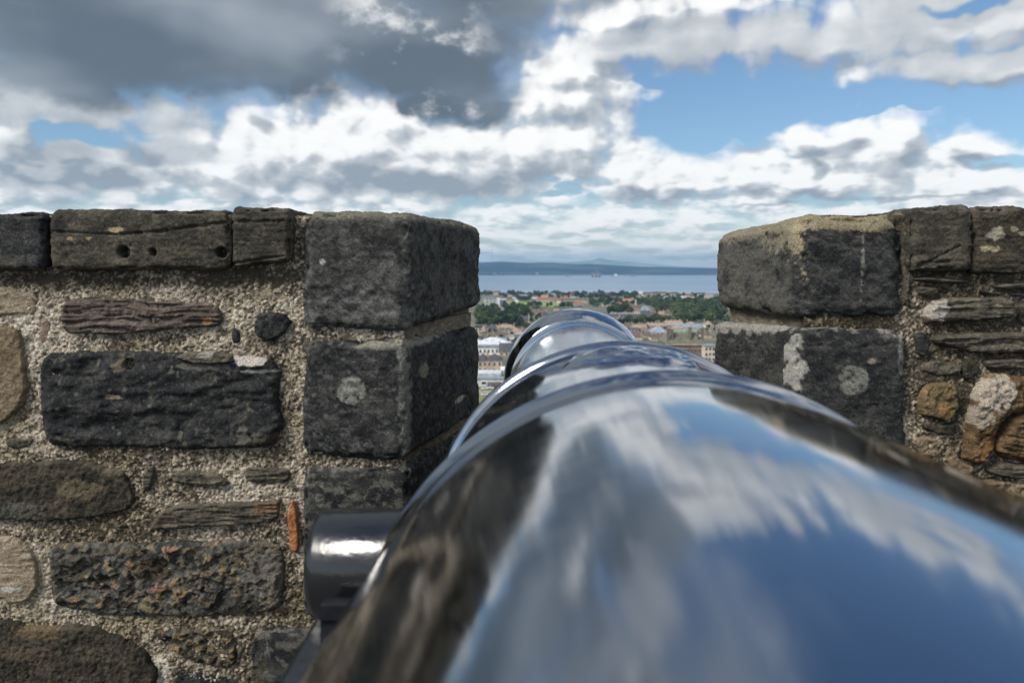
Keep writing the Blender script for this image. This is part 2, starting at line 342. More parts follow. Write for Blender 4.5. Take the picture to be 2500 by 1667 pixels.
def block(name, corners, r, parent, colfn, amp=.006, seed=0, res=.004, fscale=22, edge=.006, fine=.0022, dispfn=None, label=None):
    """rounded stone block. corners: 8 points, front (bl, br, tr, tl) then back (bl, br, tr, tl)"""
    c = np.array([tuple(v) for v in corners])
    L = np.array([np.linalg.norm(c[1] - c[0]), np.linalg.norm(c[4] - c[0]), np.linalg.norm(c[3] - c[0])])
    N = np.clip((L / res).astype(int), 4, 240)
    Vs = []; Fs = []; off = 0
    for ax in range(3):
        for side in (0, 1):
            b, d = [(1, 2), (2, 0), (0, 1)][ax]
            rough_ = (ax == 1 and side == 1) or (ax == 2 and side == 0)
            nb, nd = N[b], N[d]
            if rough_: nb, nd = max(6, nb // 3), max(6, nd // 3)
            A, B_ = np.meshgrid(np.linspace(0, L[b], nb + 1), np.linspace(0, L[d], nd + 1), indexing='ij')
            P = np.zeros((A.size, 3)); P[:, ax] = side * L[ax]; P[:, b] = A.ravel(); P[:, d] = B_.ravel()
            i, j = np.meshgrid(np.arange(nb), np.arange(nd), indexing='ij'); i = i.ravel(); j = j.ravel(); k = nd + 1
            f = np.stack([i * k + j, (i + 1) * k + j, (i + 1) * k + j + 1, i * k + j + 1], 1)
            if not side: f = f[:, ::-1]
            Vs.append(P); Fs.append(f + off); off += len(P)
    P = np.concatenate(Vs); f = np.concatenate(Fs)
    r_ = np.minimum(r, L / 2.2); q = np.clip(P, r_, L - r_); dv = P - q; nrm = dv / (np.linalg.norm(dv, axis=1, keepdims=True) + 1e-9); P = q + nrm * np.minimum(r_, np.linalg.norm(dv, axis=1)[:, None] if False else 1e9 * 0 + r_)
    u = P / L
    def tri(u):
        x, y, z = u[:, 0:1], u[:, 1:2], u[:, 2:3]
        return ((c[0] * (1 - x) + c[1] * x) * (1 - z) + (c[3] * (1 - x) + c[2] * x) * z) * (1 - y) + ((c[4] * (1 - x) + c[5] * x) * (1 - z) + (c[7] * (1 - x) + c[6] * x) * z) * y
    W = tri(u); Wn = tri(u + nrm * 1e-3) - W; Wn /= np.linalg.norm(Wn, axis=1, keepdims=True)
    S = W + seed * 5.1
    disp = amp * 1.5 * fbm(S, fscale * .8, 6, .6) + fine * fbm(S, 130, 3, .6) + edge * fbm(S, 6, 2)
    edgy = 1 - sstep(np.abs(nrm).max(1), .75, .995); disp = disp - .011 * edgy * sstep(fbm(S, 24, 4, .55, off=91), .0, .4) + .0014 * fbm(S, (9, 9, 75), 3, .55, ridge=True)
    if dispfn is not None: disp = disp + dispfn(W, S)
    W = W + Wn * disp[:, None]
    col = colfn(W, S)
    o = link(name, mesh_np(name, W, f, col), M_STONE, parent)
    m = bmesh.new(); m.from_mesh(o.data); bmesh.ops.remove_doubles(m, verts=m.verts, dist=2e-4); bmesh.ops.recalc_face_normals(m, faces=m.faces); m.to_mesh(o.data); m.free()
    if label: o['label'] = label
    return o
def px2w(px, py, D=D0): return np.array(wall_pt(px, py, D))
def near(W, px, py, rx, ry, n, D=D0):            # blotch mask round a point of the wall face
    cx, cz = wall_pt(px, py, D); s = D / F
    return 1 - np.hypot((W[:, 0] - cx) / (rx * s), (W[:, 2] - cz) / (ry * s)) + n

def col_basic(pal, pale=(.20, .195, .17), amt=.5, thr=.15, extra=None):
    def fn(W, S):
        c0, c1 = PAL[pal]; n = fbm(S, 22, 5, .6, off=3) * .8 + .3 * fbm(S, 150, 2, off=8)
        c = lerp(np.tile(c0, (len(W), 1)).astype(float), c1, sstep(n, -.28, .4))
        m = sstep(fbm(S, 55, 4, .65, off=21), thr, thr + .25); c = lerp(c, pale, m * amt)
        if extra is not None: c = extra(W, S, c)
        return c
    return fn

def frontblock(px0, px1, ytl, ytr, ybl, ybr, prot, depth):
    f = D0 - prot
    def fz(px, py):
        x, z = wall_pt(px, py, D0); return x, z
    (ax, az), (bx, bz), (cx, cz), (dx, dz) = fz(px0, ybl), fz(px1, ybr), fz(px1, ytr), fz(px0, ytl)
    k = f / D0
    pts = [(ax * k, f, CAMZ + (az - CAMZ) * k), (bx * k, f, CAMZ + (bz - CAMZ) * k), (cx * k, f, CAMZ + (cz - CAMZ) * k), (dx * k, f, CAMZ + (dz - CAMZ) * k)]
    return pts + [(p[0], f + depth, p[2]) for p in pts]

def side(sgn, px_edge, D, py):                   # helper for the splayed reveal of the embrasure
    return tuple(at(px_edge, py, D))
def quoin_left(y_tl, y_tc, y_far_t, y_bl, y_bc, y_far_b, xl=736, xc=1000, xf=1175, nearD=D0 - .012, farD=D1_):
    return [tuple(at(xl, y_bl, nearD)), tuple(at(xc, y_bc, nearD)), tuple(at(xc, y_tc, nearD)), tuple(at(xl, y_tl, nearD)),
            (at(xl, y_bl, nearD).x, farD, at(xf, y_far_b, farD).z), tuple(at(xf, y_far_b, farD)), tuple(at(xf, y_far_t, farD)), (at(xl, y_tl, nearD).x, farD, at(xf, y_far_t, farD).z)]
def quoin_right(y_far_t, y_tc, y_tr, y_far_b, y_bc, y_br, xf=1742, xc=1958, xr=2212, nearD=D0 - .012, farD=2.45):
    return [tuple(at(xc, y_bc, nearD)), tuple(at(xr, y_br, nearD)), tuple(at(xr, y_tr, nearD)), tuple(at(xc, y_tc, nearD)),
            tuple(at(xf, y_far_b, farD)), (at(xr, y_br, nearD).x, farD, at(xf, y_far_b, farD).z), (at(xr, y_tr, nearD).x, farD, at(xf, y_far_t, farD).z), tuple(at(xf, y_far_t, farD))]

def mortar_core(name, px0, px1, pyt, pyb, parent, side_pts, seed, lighten, res=RES):
    """lumpy mortar face of a merlon plus its plain core behind"""
    x0, zt = wall_pt(px0, pyt); x1, zb = wall_pt(px1, pyb)
    xs = np.arange(x0, x1, res); zs = np.arange(zb, zt, res); nx, nz = len(xs), len(zs)
    X, Z = np.meshgrid(xs, zs); P = np.stack([X.ravel(), Z.ravel()], 1); P3 = np.stack([P[:, 0], P[:, 1], np.full(len(P), seed)], 1)
    wv = np.stack([fbm(P3, 160, 2), fbm(P3, 160, 2, off=7)], 1) * .003
    d1, d2, r = worley(P + wv, .0090); e1, e2, r2 = worley(P * 1.0 + wv + 3, .0048)
    lum = fbm(P3, 8, 4)
    h = .010 * lum + .0055 * fbm(P3, 45, 4) + .0032 * (1 - d1 * 1.3) * (r > .3) + .0024 * (1 - e1) * (r2 > .35)
    v = .45 * r + .55 * r2 + .32 * fbm(P3, 13, 4, off=6) + .38 * fbm(P3, 4, 3, off=9)
    v += lighten(P)
    dark = np.tile((.075, .062, .045), (len(P), 1)).astype(float)
    col = lerp(dark, (.22, .18, .13), sstep(v, .18, .40)); col = lerp(col, (.50, .42, .32), sstep(v, .42, .64)); col = lerp(col, (.66, .60, .50), sstep(v, .80, .96))
    col = lerp(col, (.035, .03, .024), sstep(-(d2 - d1), -.14, -.03) * .65)
    st_ = sstep(fbm(P3, (7, 4, 1), 4, off=71), .05, .5); col = lerp(col, col * np.array([.62, .60, .50]), st_ * .8)
    y = D0 + .010 - h; top = zs[-1]
    V = np.stack([P[:, 0], y, P[:, 1]], 1).reshape(nz, nx, 3)
    i, j = np.meshgrid(np.arange(nz - 1), np.arange(nx - 1), indexing='ij'); i = i.ravel(); j = j.ravel()
    f = np.stack([i * nx + j, i * nx + j + 1, (i + 1) * nx + j + 1, (i + 1) * nx + j], 1)
    return link(name, mesh_np(name, V.reshape(-1, 3), f, col), M_MORTAR, parent)

def prism(name, poly, z0, z1, m, parent, sub=None, col=(.2, .18, .14)):
    n = len(poly); V = [(x, y, z0) for x, y in poly] + [(x, y, z1) for x, y in poly]
    bm = bmesh.new(); vs = [bm.verts.new(v) for v in V]
    bm.faces.new(vs[:n][::-1]); bm.faces.new(vs[n:])
    for i in range(n): bm.faces.new((vs[i], vs[(i + 1) % n], vs[n + (i + 1) % n], vs[n + i]))
    me = bpy.data.meshes.new(name); 
    if sub:
        bmesh.ops.triangulate(bm, faces=bm.faces)
        for k in range(sub): bmesh.ops.subdivide_edges(bm, edges=[e for e in bm.edges if e.calc_length() > .012], cuts=1, use_grid_fill=True)
    bmesh.ops.recalc_face_normals(bm, faces=bm.faces)
    bm.to_mesh(me); bm.free()
    N = len(me.vertices); V = np.zeros(N * 3, np.float32); me.vertices.foreach_get('co', V); V = V.reshape(-1, 3)
    cc = np.tile(col, (N, 1)).astype(float)
    if sub:
        n1 = fbm(V, 60, 4); cc *= (1 + .6 * n1)[:, None]
        cc = lerp(cc, (.32, .28, .22), sstep(fbm(V, 110, 3, off=4), .15, .45) * .6)
        V2 = V.copy(); V2[:, 0] += .006 * fbm(V, 50, 3, off=3); V2[:, 1] += .006 * fbm(V, 50, 3, off=13); me.vertices.foreach_set('co', V2.ravel())
    ca = me.color_attributes.new('Col', 'FLOAT_COLOR', 'POINT'); c4 = np.ones((N, 4), np.float32); c4[:, :3] = cc; ca.data.foreach_set('color', c4.ravel())
    me.update()
    return link(name, me, m, parent)

def xat(px, D=D0): return (px - 1250) / F * D      # only roughly, pitch ignored below
# ---- left merlon
LW = empty('parapet_wall', (-1.2, 2.3, 0))
tag(LW, 'rubble stone parapet wall left of the cannon with a big black block and coarse pale mortar', 'wall')
class Off:                                          # children are built in world space and re-seated on their empty
    pass
def seat(parent):
    for ch in list(bpy.data.objects):
        if ch.parent is parent and ch.type == 'MESH' and not ch.get('_s'):
            ch.matrix_parent_inverse = Matrix.Translation(-parent.location); ch['_s'] = 1
zc = lambda px, py, D=D0: at(px, py, D).z
xc_ = lambda px, py, D: at(px, py, D).x
ztop = zc(400, 520)
# core behind the faces
lx = xc_(985, 800, D0); lfx = xc_(1160, 800, D1_)
prism('core', [(-4.2, D0 + .035), (lx - .02, D0 + .035), (lfx - .02, D1_ - .02), (-4.2, D1_ - .02)], 0, zc(900, 560), M_MORTAR, LW, col=(.16, .14, .11))
def lightL(P):
    m = np.zeros(len(P))
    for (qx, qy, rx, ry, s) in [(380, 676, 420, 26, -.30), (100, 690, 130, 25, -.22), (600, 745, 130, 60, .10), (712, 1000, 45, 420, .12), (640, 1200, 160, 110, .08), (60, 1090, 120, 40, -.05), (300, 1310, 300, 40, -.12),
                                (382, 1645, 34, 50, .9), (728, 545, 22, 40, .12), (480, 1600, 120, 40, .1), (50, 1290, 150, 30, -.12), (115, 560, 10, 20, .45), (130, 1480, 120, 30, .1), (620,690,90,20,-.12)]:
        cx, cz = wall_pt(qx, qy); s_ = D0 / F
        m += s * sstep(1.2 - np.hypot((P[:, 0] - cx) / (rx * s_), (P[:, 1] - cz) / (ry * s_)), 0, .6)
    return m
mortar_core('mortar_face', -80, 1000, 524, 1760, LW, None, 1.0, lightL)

def ex_cope(spots):
    def fn(W, S, c):
        n = .5 * fbm(S, 80, 3, off=41)
        for (qx, qy, rx, ry, pc, st) in spots: c = lerp(c, pc, sstep(near(W, qx, qy, rx, ry, n), 0, .2) * st)
        return c
    return fn
def holes_disp(hl, cracks=()):
    def fn(W, S):
        d = np.zeros(len(W)); front = W[:, 1] < D0 + .01
        for (qx, qy, r) in hl:
            cx, cz = wall_pt(qx, qy); dd = np.hypot(W[:, 0] - cx, W[:, 2] - cz) / (r * D0 / F) + .1 * fbm(S, 90, 2)
            d = d - np.where(front, .045 * sstep(-dd, -1.05, -.7), 0)
        for (x0_, y0_, x1_, y1_, dep) in cracks:
            a = px2w(x0_, y0_); b = px2w(x1_, y1_); ab = b - a; ap = W[:, [0, 2]] - a; tt = np.clip(ap @ ab / (ab @ ab), 0, 1)
            dd = np.linalg.norm(ap - tt[:, None] * ab, axis=1) + .0035 * fbm(S, 60, 3, off=2)
            d = d - np.where(front, dep * sstep(-dd, -.0045, -.001), 0)
        return d
    return fn
def strat_disp(a=.003):
    def fn(W, S): return a * fbm(S * np.array([1, 1, 1.]), (8, 8, 90), 3, .55, ridge=True)
    return fn
def both(*fs):
    def fn(W, S): return sum(f(W, S) for f in fs)
    return fn
block('coping_stone', frontblock(-260, 107, 522, 519, 662, 662, .028, .7), .018, LW, col_basic('black', amt=.35, extra=ex_cope([(20, 640, 50, 20, (.09, .08, .055), .5)])), seed=1, amp=.005, label='black coping stone at the left edge')
block('coping_stone', frontblock(124, 561, 515, 515, 660, 658, .032, .7), .015, LW,
      col_basic('cope', (.17, .15, .11), .35, .2, extra=ex_cope([(300, 563, 22, 8, (.42, .34, .2), .95), (190, 585, 9, 6, (.3, .22, .09), .9), (235, 583, 8, 6, (.3, .24, .12), .8), (155, 553, 30, 14, (.025, .025, .023), .8), (310, 640, 20, 8, (.2, .17, .12), .6)])), amp=.004, seed=2,
      dispfn=both(holes_disp([(318, 616, 15), (387, 616, 9), (552, 617, 14)], [(124, 566, 300, 574, .006), (300, 574, 400, 566, .007), (400, 568, 560, 545, .006)]), strat_disp(.0012)), res=.0032, label='long coping stone with three drilled holes')
block('coping_stone', frontblock(562, 708, 508, 510, 655, 640, .034, .7), .016, LW, col_basic('cope', (.17, .15, .11), .4, .2), amp=.004, seed=3,
      dispfn=both(holes_disp([], [(562, 543, 705, 541, .006), (570, 645, 700, 625, .008)]), strat_disp(.0025)), res=.0032, label='short coping stone with layered cracks')
# off-frame copings so the wall goes on
for k, (p0, p1) in enumerate([(-700, -275), (-1250, -715), (-1800, -1270), (-2500, -1820)]):
    block('coping_stone', frontblock(p0, p1, 518 + k, 520 - k, 662, 660, .03, .7), .016, LW, col_basic('cope', (.17, .15, .11), .35, .2), seed=20 + k, res=.012)
def qx_left1(W, S, c):
    # pale arris down the corner and specks towards the foot
    n = .5 * fbm(S, 50, 3, off=61)
    xr = at(990, 650, D0).x
    m = 1 - np.abs(W[:, 0] - xr - .003 * fbm(S, 20, 2)) / .016 + n; c = lerp(c, (.17, .165, .145), sstep(m, .1, .9) * .55 * (W[:, 1] < D0 + .06))
    c = lerp(c, (.22, .20, .14), sstep(W[:, 2] - zc(900, 545) + .01 * n, 0, .02) * .55)
    c = lerp(c, (.20, .20, .19), sstep(fbm(S, 60, 3, off=71) + .35 * (zc(900, 690) - W[:, 2]) / .1, .25, .6) * .5)
    c = lerp(c, (.45, .45, .43), sstep(near(W, 790, 640, 8, 7, n), 0, .2) * .8)
    side_ = sstep(W[:, 1], D0 + .03, D0 + .08)  # reveal face turned from the sun, its shade darkened into the colour
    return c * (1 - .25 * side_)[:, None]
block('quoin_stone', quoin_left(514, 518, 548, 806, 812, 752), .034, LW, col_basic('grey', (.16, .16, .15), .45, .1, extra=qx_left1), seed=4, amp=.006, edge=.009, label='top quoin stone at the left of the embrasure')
def qx_left2(W, S, c):
    n = .45 * fbm(S, 60, 3, off=61)
    c = lerp(c, (.27, .27, .23), sstep(near(W, 860, 951, 35, 36, n * .4), 0, .10) * sstep(fbm(S, 100, 4, off=7), -.6, .2) * .95 * (W[:, 1] < D0 + .02))
    xr = at(986, 950, D0).x
    m = 1 - np.abs(W[:, 0] - xr - .008 * fbm(S, 14, 2)) / .017 + n * 1.4; c = lerp(c, (.27, .26, .22), sstep(m, .1, .5) * .8 * (W[:, 1] < D0 + .05))
    c = lerp(c, (.28, .26, .21), sstep(near(W, 960, 842, 110, 14, n), 0, .4) * .8)
    c = lerp(c, (.33, .29, .22), sstep(near(W, 1035, 905, 9, 20, n, D0 + .12), 0, .3) * .8); c = lerp(c, (.5, .45, .36), sstep(near(W, 1120, 985, 12, 9, n, D0 + .4), 0, .3) * .9)
    c = lerp(c, (.15, .15, .14), sstep(fbm(S, 70, 3, off=77), .2, .5) * .5)
    return c
block('quoin_stone', quoin_left(836, 826, 800, 1118, 1124, 1010, xl=738, xc=990, xf=1172), .026, LW, col_basic('black', (.14, .14, .13), .4, .12, extra=qx_left2), seed=5, amp=.006, edge=.007,
      dispfn=holes_disp([], [(1000, 935, 1160, 920, .006)]), label='quoin stone with a pale round lichen spot left of the cannon')
block('quoin_stone', quoin_left(1142, 1140, 1030, 1510, 1520, 1300, xl=738, xc=1000, xf=1170), .024, LW, col_basic('black', (.2, .19, .16), .5, .0), seed=6, amp=.005, edge=.006, label='lower quoin stone behind the trunnion')
block('quoin_stone', quoin_left(1540, 1540, 1330, 1950, 1950, 1600, xl=640, xc=1000, xf=1170), .024, LW, col_basic('black', (.2, .19, .16), .5, .0), seed=7, amp=.005, edge=.006, res=.008)

RB = lambda *a_, **k: rubble('rubble_stone', *a_, **k)
RB([(-60, 705), (20, 698), (45, 712), (72, 715), (86, 745), (78, 770), (-60, 772)], LW, 'paletan', .012, 'strata', label='pale tan rubble stone at the left edge', seed=1, amp=.003)
RB([(-70, 795), (20, 798), (46, 806), (56, 860), (66, 930), (55, 985), (20, 1022), (0, 1037), (-70, 1040)], LW, 'tan', .024, 'rough', seed=2, amp=.004, label='large tan rubble stone at the left edge')
RB([(148, 745), (162, 732), (220, 722), (330, 730), (370, 722), (440, 735), (535, 742), (544, 790), (500, 800), (400, 806), (290, 818), (160, 816), (150, 790)], LW, 'purple', .016, 'strata', holes=[(378, 780, 11)],
   patches=[(505, 783, 12, 8, (.4, .2, .1), .8)], seed=3, label='long purple brown stone with wavy layers')
RB([(587, 715), (605, 704), (660, 697), (680, 706), (670, 728), (640, 736), (600, 732)], LW, 'paletan', .006, 'rough', seed=4, amp=.003, label='small flush tan stone below the coping')
RB([(618, 790), (630, 768), (655, 762), (700, 766), (708, 790), (690, 815), (660, 832), (625, 826)], LW, 'black', .024, 'rough', seed=5, label='small round black stone')
RB([(564, 790), (574, 787), (582, 815), (588, 836), (575, 845), (562, 838)], LW, 'black', .010, 'rough', seed=6)
RB([(92, 800), (104, 778), (118, 782), (122, 810), (112, 842), (95, 835)], LW, 'pink', .006, 'rough', seed=7, amp=.002, label='small pinkish stone sunk in the mortar')
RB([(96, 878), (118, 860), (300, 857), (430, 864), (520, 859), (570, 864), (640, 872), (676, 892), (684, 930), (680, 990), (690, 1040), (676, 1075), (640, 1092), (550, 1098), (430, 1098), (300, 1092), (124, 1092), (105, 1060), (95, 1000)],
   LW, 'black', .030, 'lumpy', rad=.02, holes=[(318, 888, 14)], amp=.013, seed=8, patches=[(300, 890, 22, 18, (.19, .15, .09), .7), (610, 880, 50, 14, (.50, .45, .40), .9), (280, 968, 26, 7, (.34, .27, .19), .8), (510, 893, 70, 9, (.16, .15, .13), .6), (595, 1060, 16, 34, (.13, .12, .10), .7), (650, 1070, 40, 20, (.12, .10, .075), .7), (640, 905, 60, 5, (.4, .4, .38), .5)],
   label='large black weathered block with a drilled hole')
RB([(430, 868), (470, 857), (540, 858), (574, 868), (572, 884), (520, 890), (460, 885)], LW, 'greybrown', .042, 'strata', seed=9, amp=.004, patches=[(510, 866, 22, 10, (.35, .33, .28), .7)], label='flat sliver of stone on top of the black block')
RB([(8, 1080), (20, 1070), (50, 1073), (76, 1070), (76, 1086), (45, 1097), (20, 1095)], LW, 'greybrown', .012, 'rough', seed=10)
RB([(-70, 1128), (60, 1130), (190, 1122), (270, 1140), (305, 1150), (322, 1200), (327, 1230), (300, 1250), (200, 1266), (110, 1276), (50, 1268), (-70, 1270)], LW, 'brownblack', .024, 'rough', seed=11, amp=.006,
   patches=[(200, 1190, 60, 25, (.15, .12, .075), .6), (60, 1240, 50, 20, (.13, .12, .09), .6), (280, 1150, 30, 10, (.17, .14, .1), .6), (25, 1250, 25, 16, (.06, .065, .06), .7)], label='dark brown rounded rubble stone')
RB([(350, 1150), (362, 1135), (378, 1130), (380, 1145), (368, 1192), (350, 1202), (346, 1180)], LW, 'greybrown', .014, 'strata', seed=12, label='small upright pinning stone')
RB([(412, 1150), (450, 1146), (530, 1155), (562, 1180), (550, 1187), (480, 1184), (420, 1181)], LW, 'greybrown', .014, 'strata', seed=13, label='thin layered pinning stone, left of a pair')
RB([(590, 1143), (640, 1141), (706, 1146), (708, 1180), (650, 1182), (595, 1176)], LW, 'greybrown', .012, 'strata', seed=14, label='thin layered pinning stone, right of a pair')
RB([(365, 1284), (380, 1258), (430, 1230), (560, 1225), (640, 1222), (684, 1219), (688, 1240), (674, 1272), (600, 1280), (500, 1288), (400, 1293), (370, 1292)], LW, 'greybrown', .018, 'strata', seed=15, amp=.007, patches=[(650, 1240, 40, 16, (.2, .11, .06), .6)], label='long slanted stone with wavy layers')
RB([(-50, 1308), (30, 1312), (75, 1335), (92, 1370), (90, 1440), (66, 1470), (20, 1474), (0, 1455), (-50, 1450)], LW, 'paletan', .020, 'strata', seed=16, amp=.0025, patches=[(30, 1435, 28, 8, (.5, .5, .48), .7)], label='pale tan rounded stone at the left edge')
RB([(115, 1350), (140, 1330), (260, 1325), (400, 1326), (560, 1320), (680, 1326), (697, 1360), (690, 1440), (686, 1488), (620, 1503), (500, 1504), (300, 1508), (160, 1488), (130, 1470), (120, 1400)], LW, 'grey', .022, 'flaky', rad=.02, seed=17,
   patches=[(640, 1400, 55, 70, (.15, .135, .115), .85), (170, 1380, 50, 60, (.04, .04, .035), .6), (380, 1390, 50, 35, (.06, .045, .03), .8), (210, 1350, 70, 18, (.11, .10, .08), .7), (560, 1470, 90, 30, (.035, .035, .033), .6)], label='big flaking block with orange and yellow chips')
RB([(-70, 1505), (30, 1515), (60, 1532), (200, 1525), (320, 1560), (360, 1600), (386, 1640), (370, 1740), (-70, 1740)], LW, 'brownblack', .026, 'rough', seed=18, amp=.006, patches=[(90, 1540, 70, 20, (.17, .12, .07), .7), (60, 1590, 90, 18, (.11, .08, .05), .5)], label='large dark brown stone in the bottom left corner')
RB([(370, 1545), (430, 1535), (560, 1540), (575, 1560), (580, 1622), (540, 1632), (455, 1612), (405, 1575)], LW, 'brownblack', .018, 'flaky', seed=19, label='brown flaking stone below the big block')
RB([(616, 1550), (640, 1536), (760, 1536), (830, 1545), (830, 1740), (615, 1740), (614, 1600)], LW, 'black', .020, 'rough', seed=20, patches=[(680, 1546, 100, 12, (.16, .145, .12), .8), (650, 1650, 40, 50, (.12, .11, .07), .5)], label='black block with a pale top edge under the trunnion')
RB([(415, 1690), (430, 1640), (500, 1642), (600, 1672), (604, 1740), (410, 1740)], LW, 'black', .012, 'rough', seed=21)
wd = rubble('wood_wedge', [(713, 1216), (725, 1238), (733, 1346), (706, 1345), (700, 1245)], LW, 'orange', .022, 'strata', rad=.004, seed=22, amp=.0008, label='orange wooden wedge driven into the joint')
# plain stones that carry the wall on out of the frame
for k in range(16):
    px = -330 - (k % 4) * 420 - random.random() * 60; py = 760 + (k // 4) * 260 + random.random() * 30; w = 150 + 60 * random.random(); h_ = 70 + 40 * random.random()
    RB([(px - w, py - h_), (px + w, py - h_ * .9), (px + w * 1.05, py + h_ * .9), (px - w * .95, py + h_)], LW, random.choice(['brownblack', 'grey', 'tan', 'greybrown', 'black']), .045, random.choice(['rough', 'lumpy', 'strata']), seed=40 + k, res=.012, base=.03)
seat(LW)

# ---- right merlon
RW = empty('parapet_wall', (1.2, 2.3, 0))
tag(RW, 'rubble stone parapet wall right of the cannon with a pale capped quoin and rusty brown stones', 'wall')
rx = xc_(1985, 800, D0); rfx = xc_(1790, 800, 2.45)
prism('core', [(rx + .02, D0 + .035), (4.2, D0 + .035), (4.2, 2.7), (rfx + .12, 2.7), (rfx + .03, 2.43)], 0, zc(2100, 560), M_MORTAR, RW, col=(.16, .14, .11))
def lightR(P):
    m = np.full(len(P), -.24)
    for (qx, qy, rx_, ry, s) in [(2240, 760, 40, 60, .12), (2300, 690, 60, 20, .1), (2220, 600, 10, 60, .2), (2270, 1070, 50, 30, .1), (2260, 860, 30, 40, .05)]:
        cx, cz = wall_pt(qx, qy); s_ = D0 / F
        m += s * sstep(1.2 - np.hypot((P[:, 0] - cx) / (rx_ * s_), (P[:, 1] - cz) / (ry * s_)), 0, .6)
    return m
mortar_core('mortar_face', 1975, 2580, 524, 1420, RW, None, 7.0, lightR)
def qr1(W, S, c):
    n = fbm(S, 24, 4, off=61) + .8 * fbm(S, 75, 4, .6, off=67); z0 = zc(2000, 566)
    c = lerp(c, (.26, .22, .14), sstep(W[:, 2] - z0 + .020 * n + .02 * np.clip((at(1850, 600, D0).x - W[:, 0]) * 0, 0, 1) - .10 * np.clip(W[:, 1] - D0, 0, .6) * -.55, 0, .01) * .85)
    c = lerp(c, (.33, .28, .18), sstep(near(W, 1950, 590, 22, 62, 1.1 * n), 0, .35) * .85)
    c = lerp(c, (.30, .29, .25), sstep(near(W, 2100, 640, 5, 110, .8 * fbm(S, 90, 3)), .35, .6) * .7)
    lf = sstep(W[:, 1], D0 + .012, D0 + .05); c = lerp(c, (.13, .125, .105), lf * sstep(n, -.6, .3) * .55)  # left reveal face lightened in the colour as the sunlit side
    return c
block('quoin_stone', quoin_right(566, 522, 520, 756, 783, 781), .040, RW, col_basic('black', (.12, .12, .105), .45, .05, extra=qr1), seed=8, amp=.005, edge=.008, label='top quoin stone with a tan weathered cap, right of the cannon')
def qr2(W, S, c):
    n = fbm(S, 30, 4, off=61)
    c = lerp(c, (.40, .38, .34), sstep(W[:, 2] - zc(2000, 814) + .030 * n + .10 * np.clip(W[:, 1] - D0, 0, .5), 0, .012) * .6)
    c = lerp(c, (.37, .36, .32), sstep(near(W, 1942, 880, 22, 95, 1.2 * n), 0, .3) * .85 * (W[:, 1] < D0 + .05))
    c = lerp(c, (.21, .21, .18), sstep(near(W, 2080, 925, 39, 38, n * .25), 0, .10) * sstep(fbm(S, 100, 4, off=7), -.6, .2) * .95 * (W[:, 1] < D0 + .03))
    c = lerp(c, (.30, .28, .25), sstep(near(W, 2200, 860, 14, 60, .4 * n), 0, .3) * .7)
    c = lerp(c, (.42, .34, .27), sstep(near(W, 2122, 880, 11, 9, .3 * n), 0, .3) * .7)
    return c
block('quoin_stone', quoin_right(788, 799, 804, 960, 1300, 1310, xc=1945), .024, RW, col_basic('black', (.13, .13, .11), .35, .15, extra=qr2), seed=9, amp=.006, edge=.006,
      dispfn=holes_disp([], [(1985, 842, 2075, 850, .0035), (2075, 850, 2185, 836, .003)]), label='quoin stone with pale edges and a round grey patch, right of the cannon')
block('quoin_stone', quoin_right(985, 1330, 1330, 1500, 1700, 1700, xc=1945), .024, RW, col_basic('black', (.13, .13, .11), .35, .15), seed=10, res=.01)
prism('joint_mortar', [(xc_(1985, 790, D0) , D0 + .016), (xc_(2215, 790, D0), D0 + .016), (xc_(2215, 790, D0), 2.42), (xc_(1782, 790, 2.42), 2.42)], zc(2000, 812), zc(2000, 770), M_MORTAR, RW, sub=5, col=(.13, .11, .08))
block('coping_stone', frontblock(2224, 2374, 510, 505, 659, 661, .030, .7), .016, RW, col_basic('cope', (.13, .12, .10), .35, .2), seed=11, amp=.004, dispfn=both(holes_disp([], [(2230, 650, 2330, 600, .007), (2235, 640, 2300, 640, .007)]), strat_disp(.0025)), res=.0032, label='dark coping stone right of the pale capped quoin')
block('coping_stone', frontblock(2376, 2760, 508, 514, 668, 668, .024, .7), .016, RW, col_basic('brownblack', (.16, .14, .10), .4, .2, extra=ex_cope([(2415, 572, 22, 16, (.36, .33, .25), .8), (2460, 560, 12, 8, (.33, .29, .2), .8), (2478, 572, 10, 6, (.33, .29, .2), .7), (2402, 608, 22, 9, (.4, .34, .22), .9)])), seed=12, amp=.006, dispfn=strat_disp(.003), res=.0032, label='coping stone with pale lichen spots at the right edge')
for k, (p0, p1) in enumerate([(2775, 3300), (3315, 3900), (3915, 4500)]):
    block('coping_stone', frontblock(p0, p1, 512 + k, 510 - k, 662, 660, .03, .7), .016, RW, col_basic('cope', (.17, .15, .11), .35, .2), seed=30 + k, res=.012)
RB([(2200, 525), (2214, 520), (2226, 530), (2228, 650), (2216, 760), (2206, 700)], RW, 'greybrown', .018, 'rough', seed=23, patches=[(2217, 570, 8, 60, (.4, .38, .33), .6)], label='strip of pale packing beside the quoin')
RB([(2232, 678), (2260, 672), (2370, 684), (2368, 694), (2300, 693), (2240, 688)], RW, 'greybrown', .026, 'strata', seed=24, rad=.008, label='thin slate sliver under the coping')
RB([(2420, 700), (2450, 690), (2560, 686), (2560, 705), (2460, 710)], RW, 'greybrown', .026, 'strata', seed=25, rad=.008)
RB([(2255, 770), (2275, 735), (2330, 726), (2460, 725), (2472, 740), (2472, 772), (2400, 784), (2300, 788), (2262, 786)], RW, 'greybrown', .034, 'strata', seed=26, amp=.009, patches=[(2285, 755, 26, 30, (.42, .38, .33), .75), (2428, 750, 14, 10, (.3, .25, .17), .7)], label='layered stone with a whitish left end')
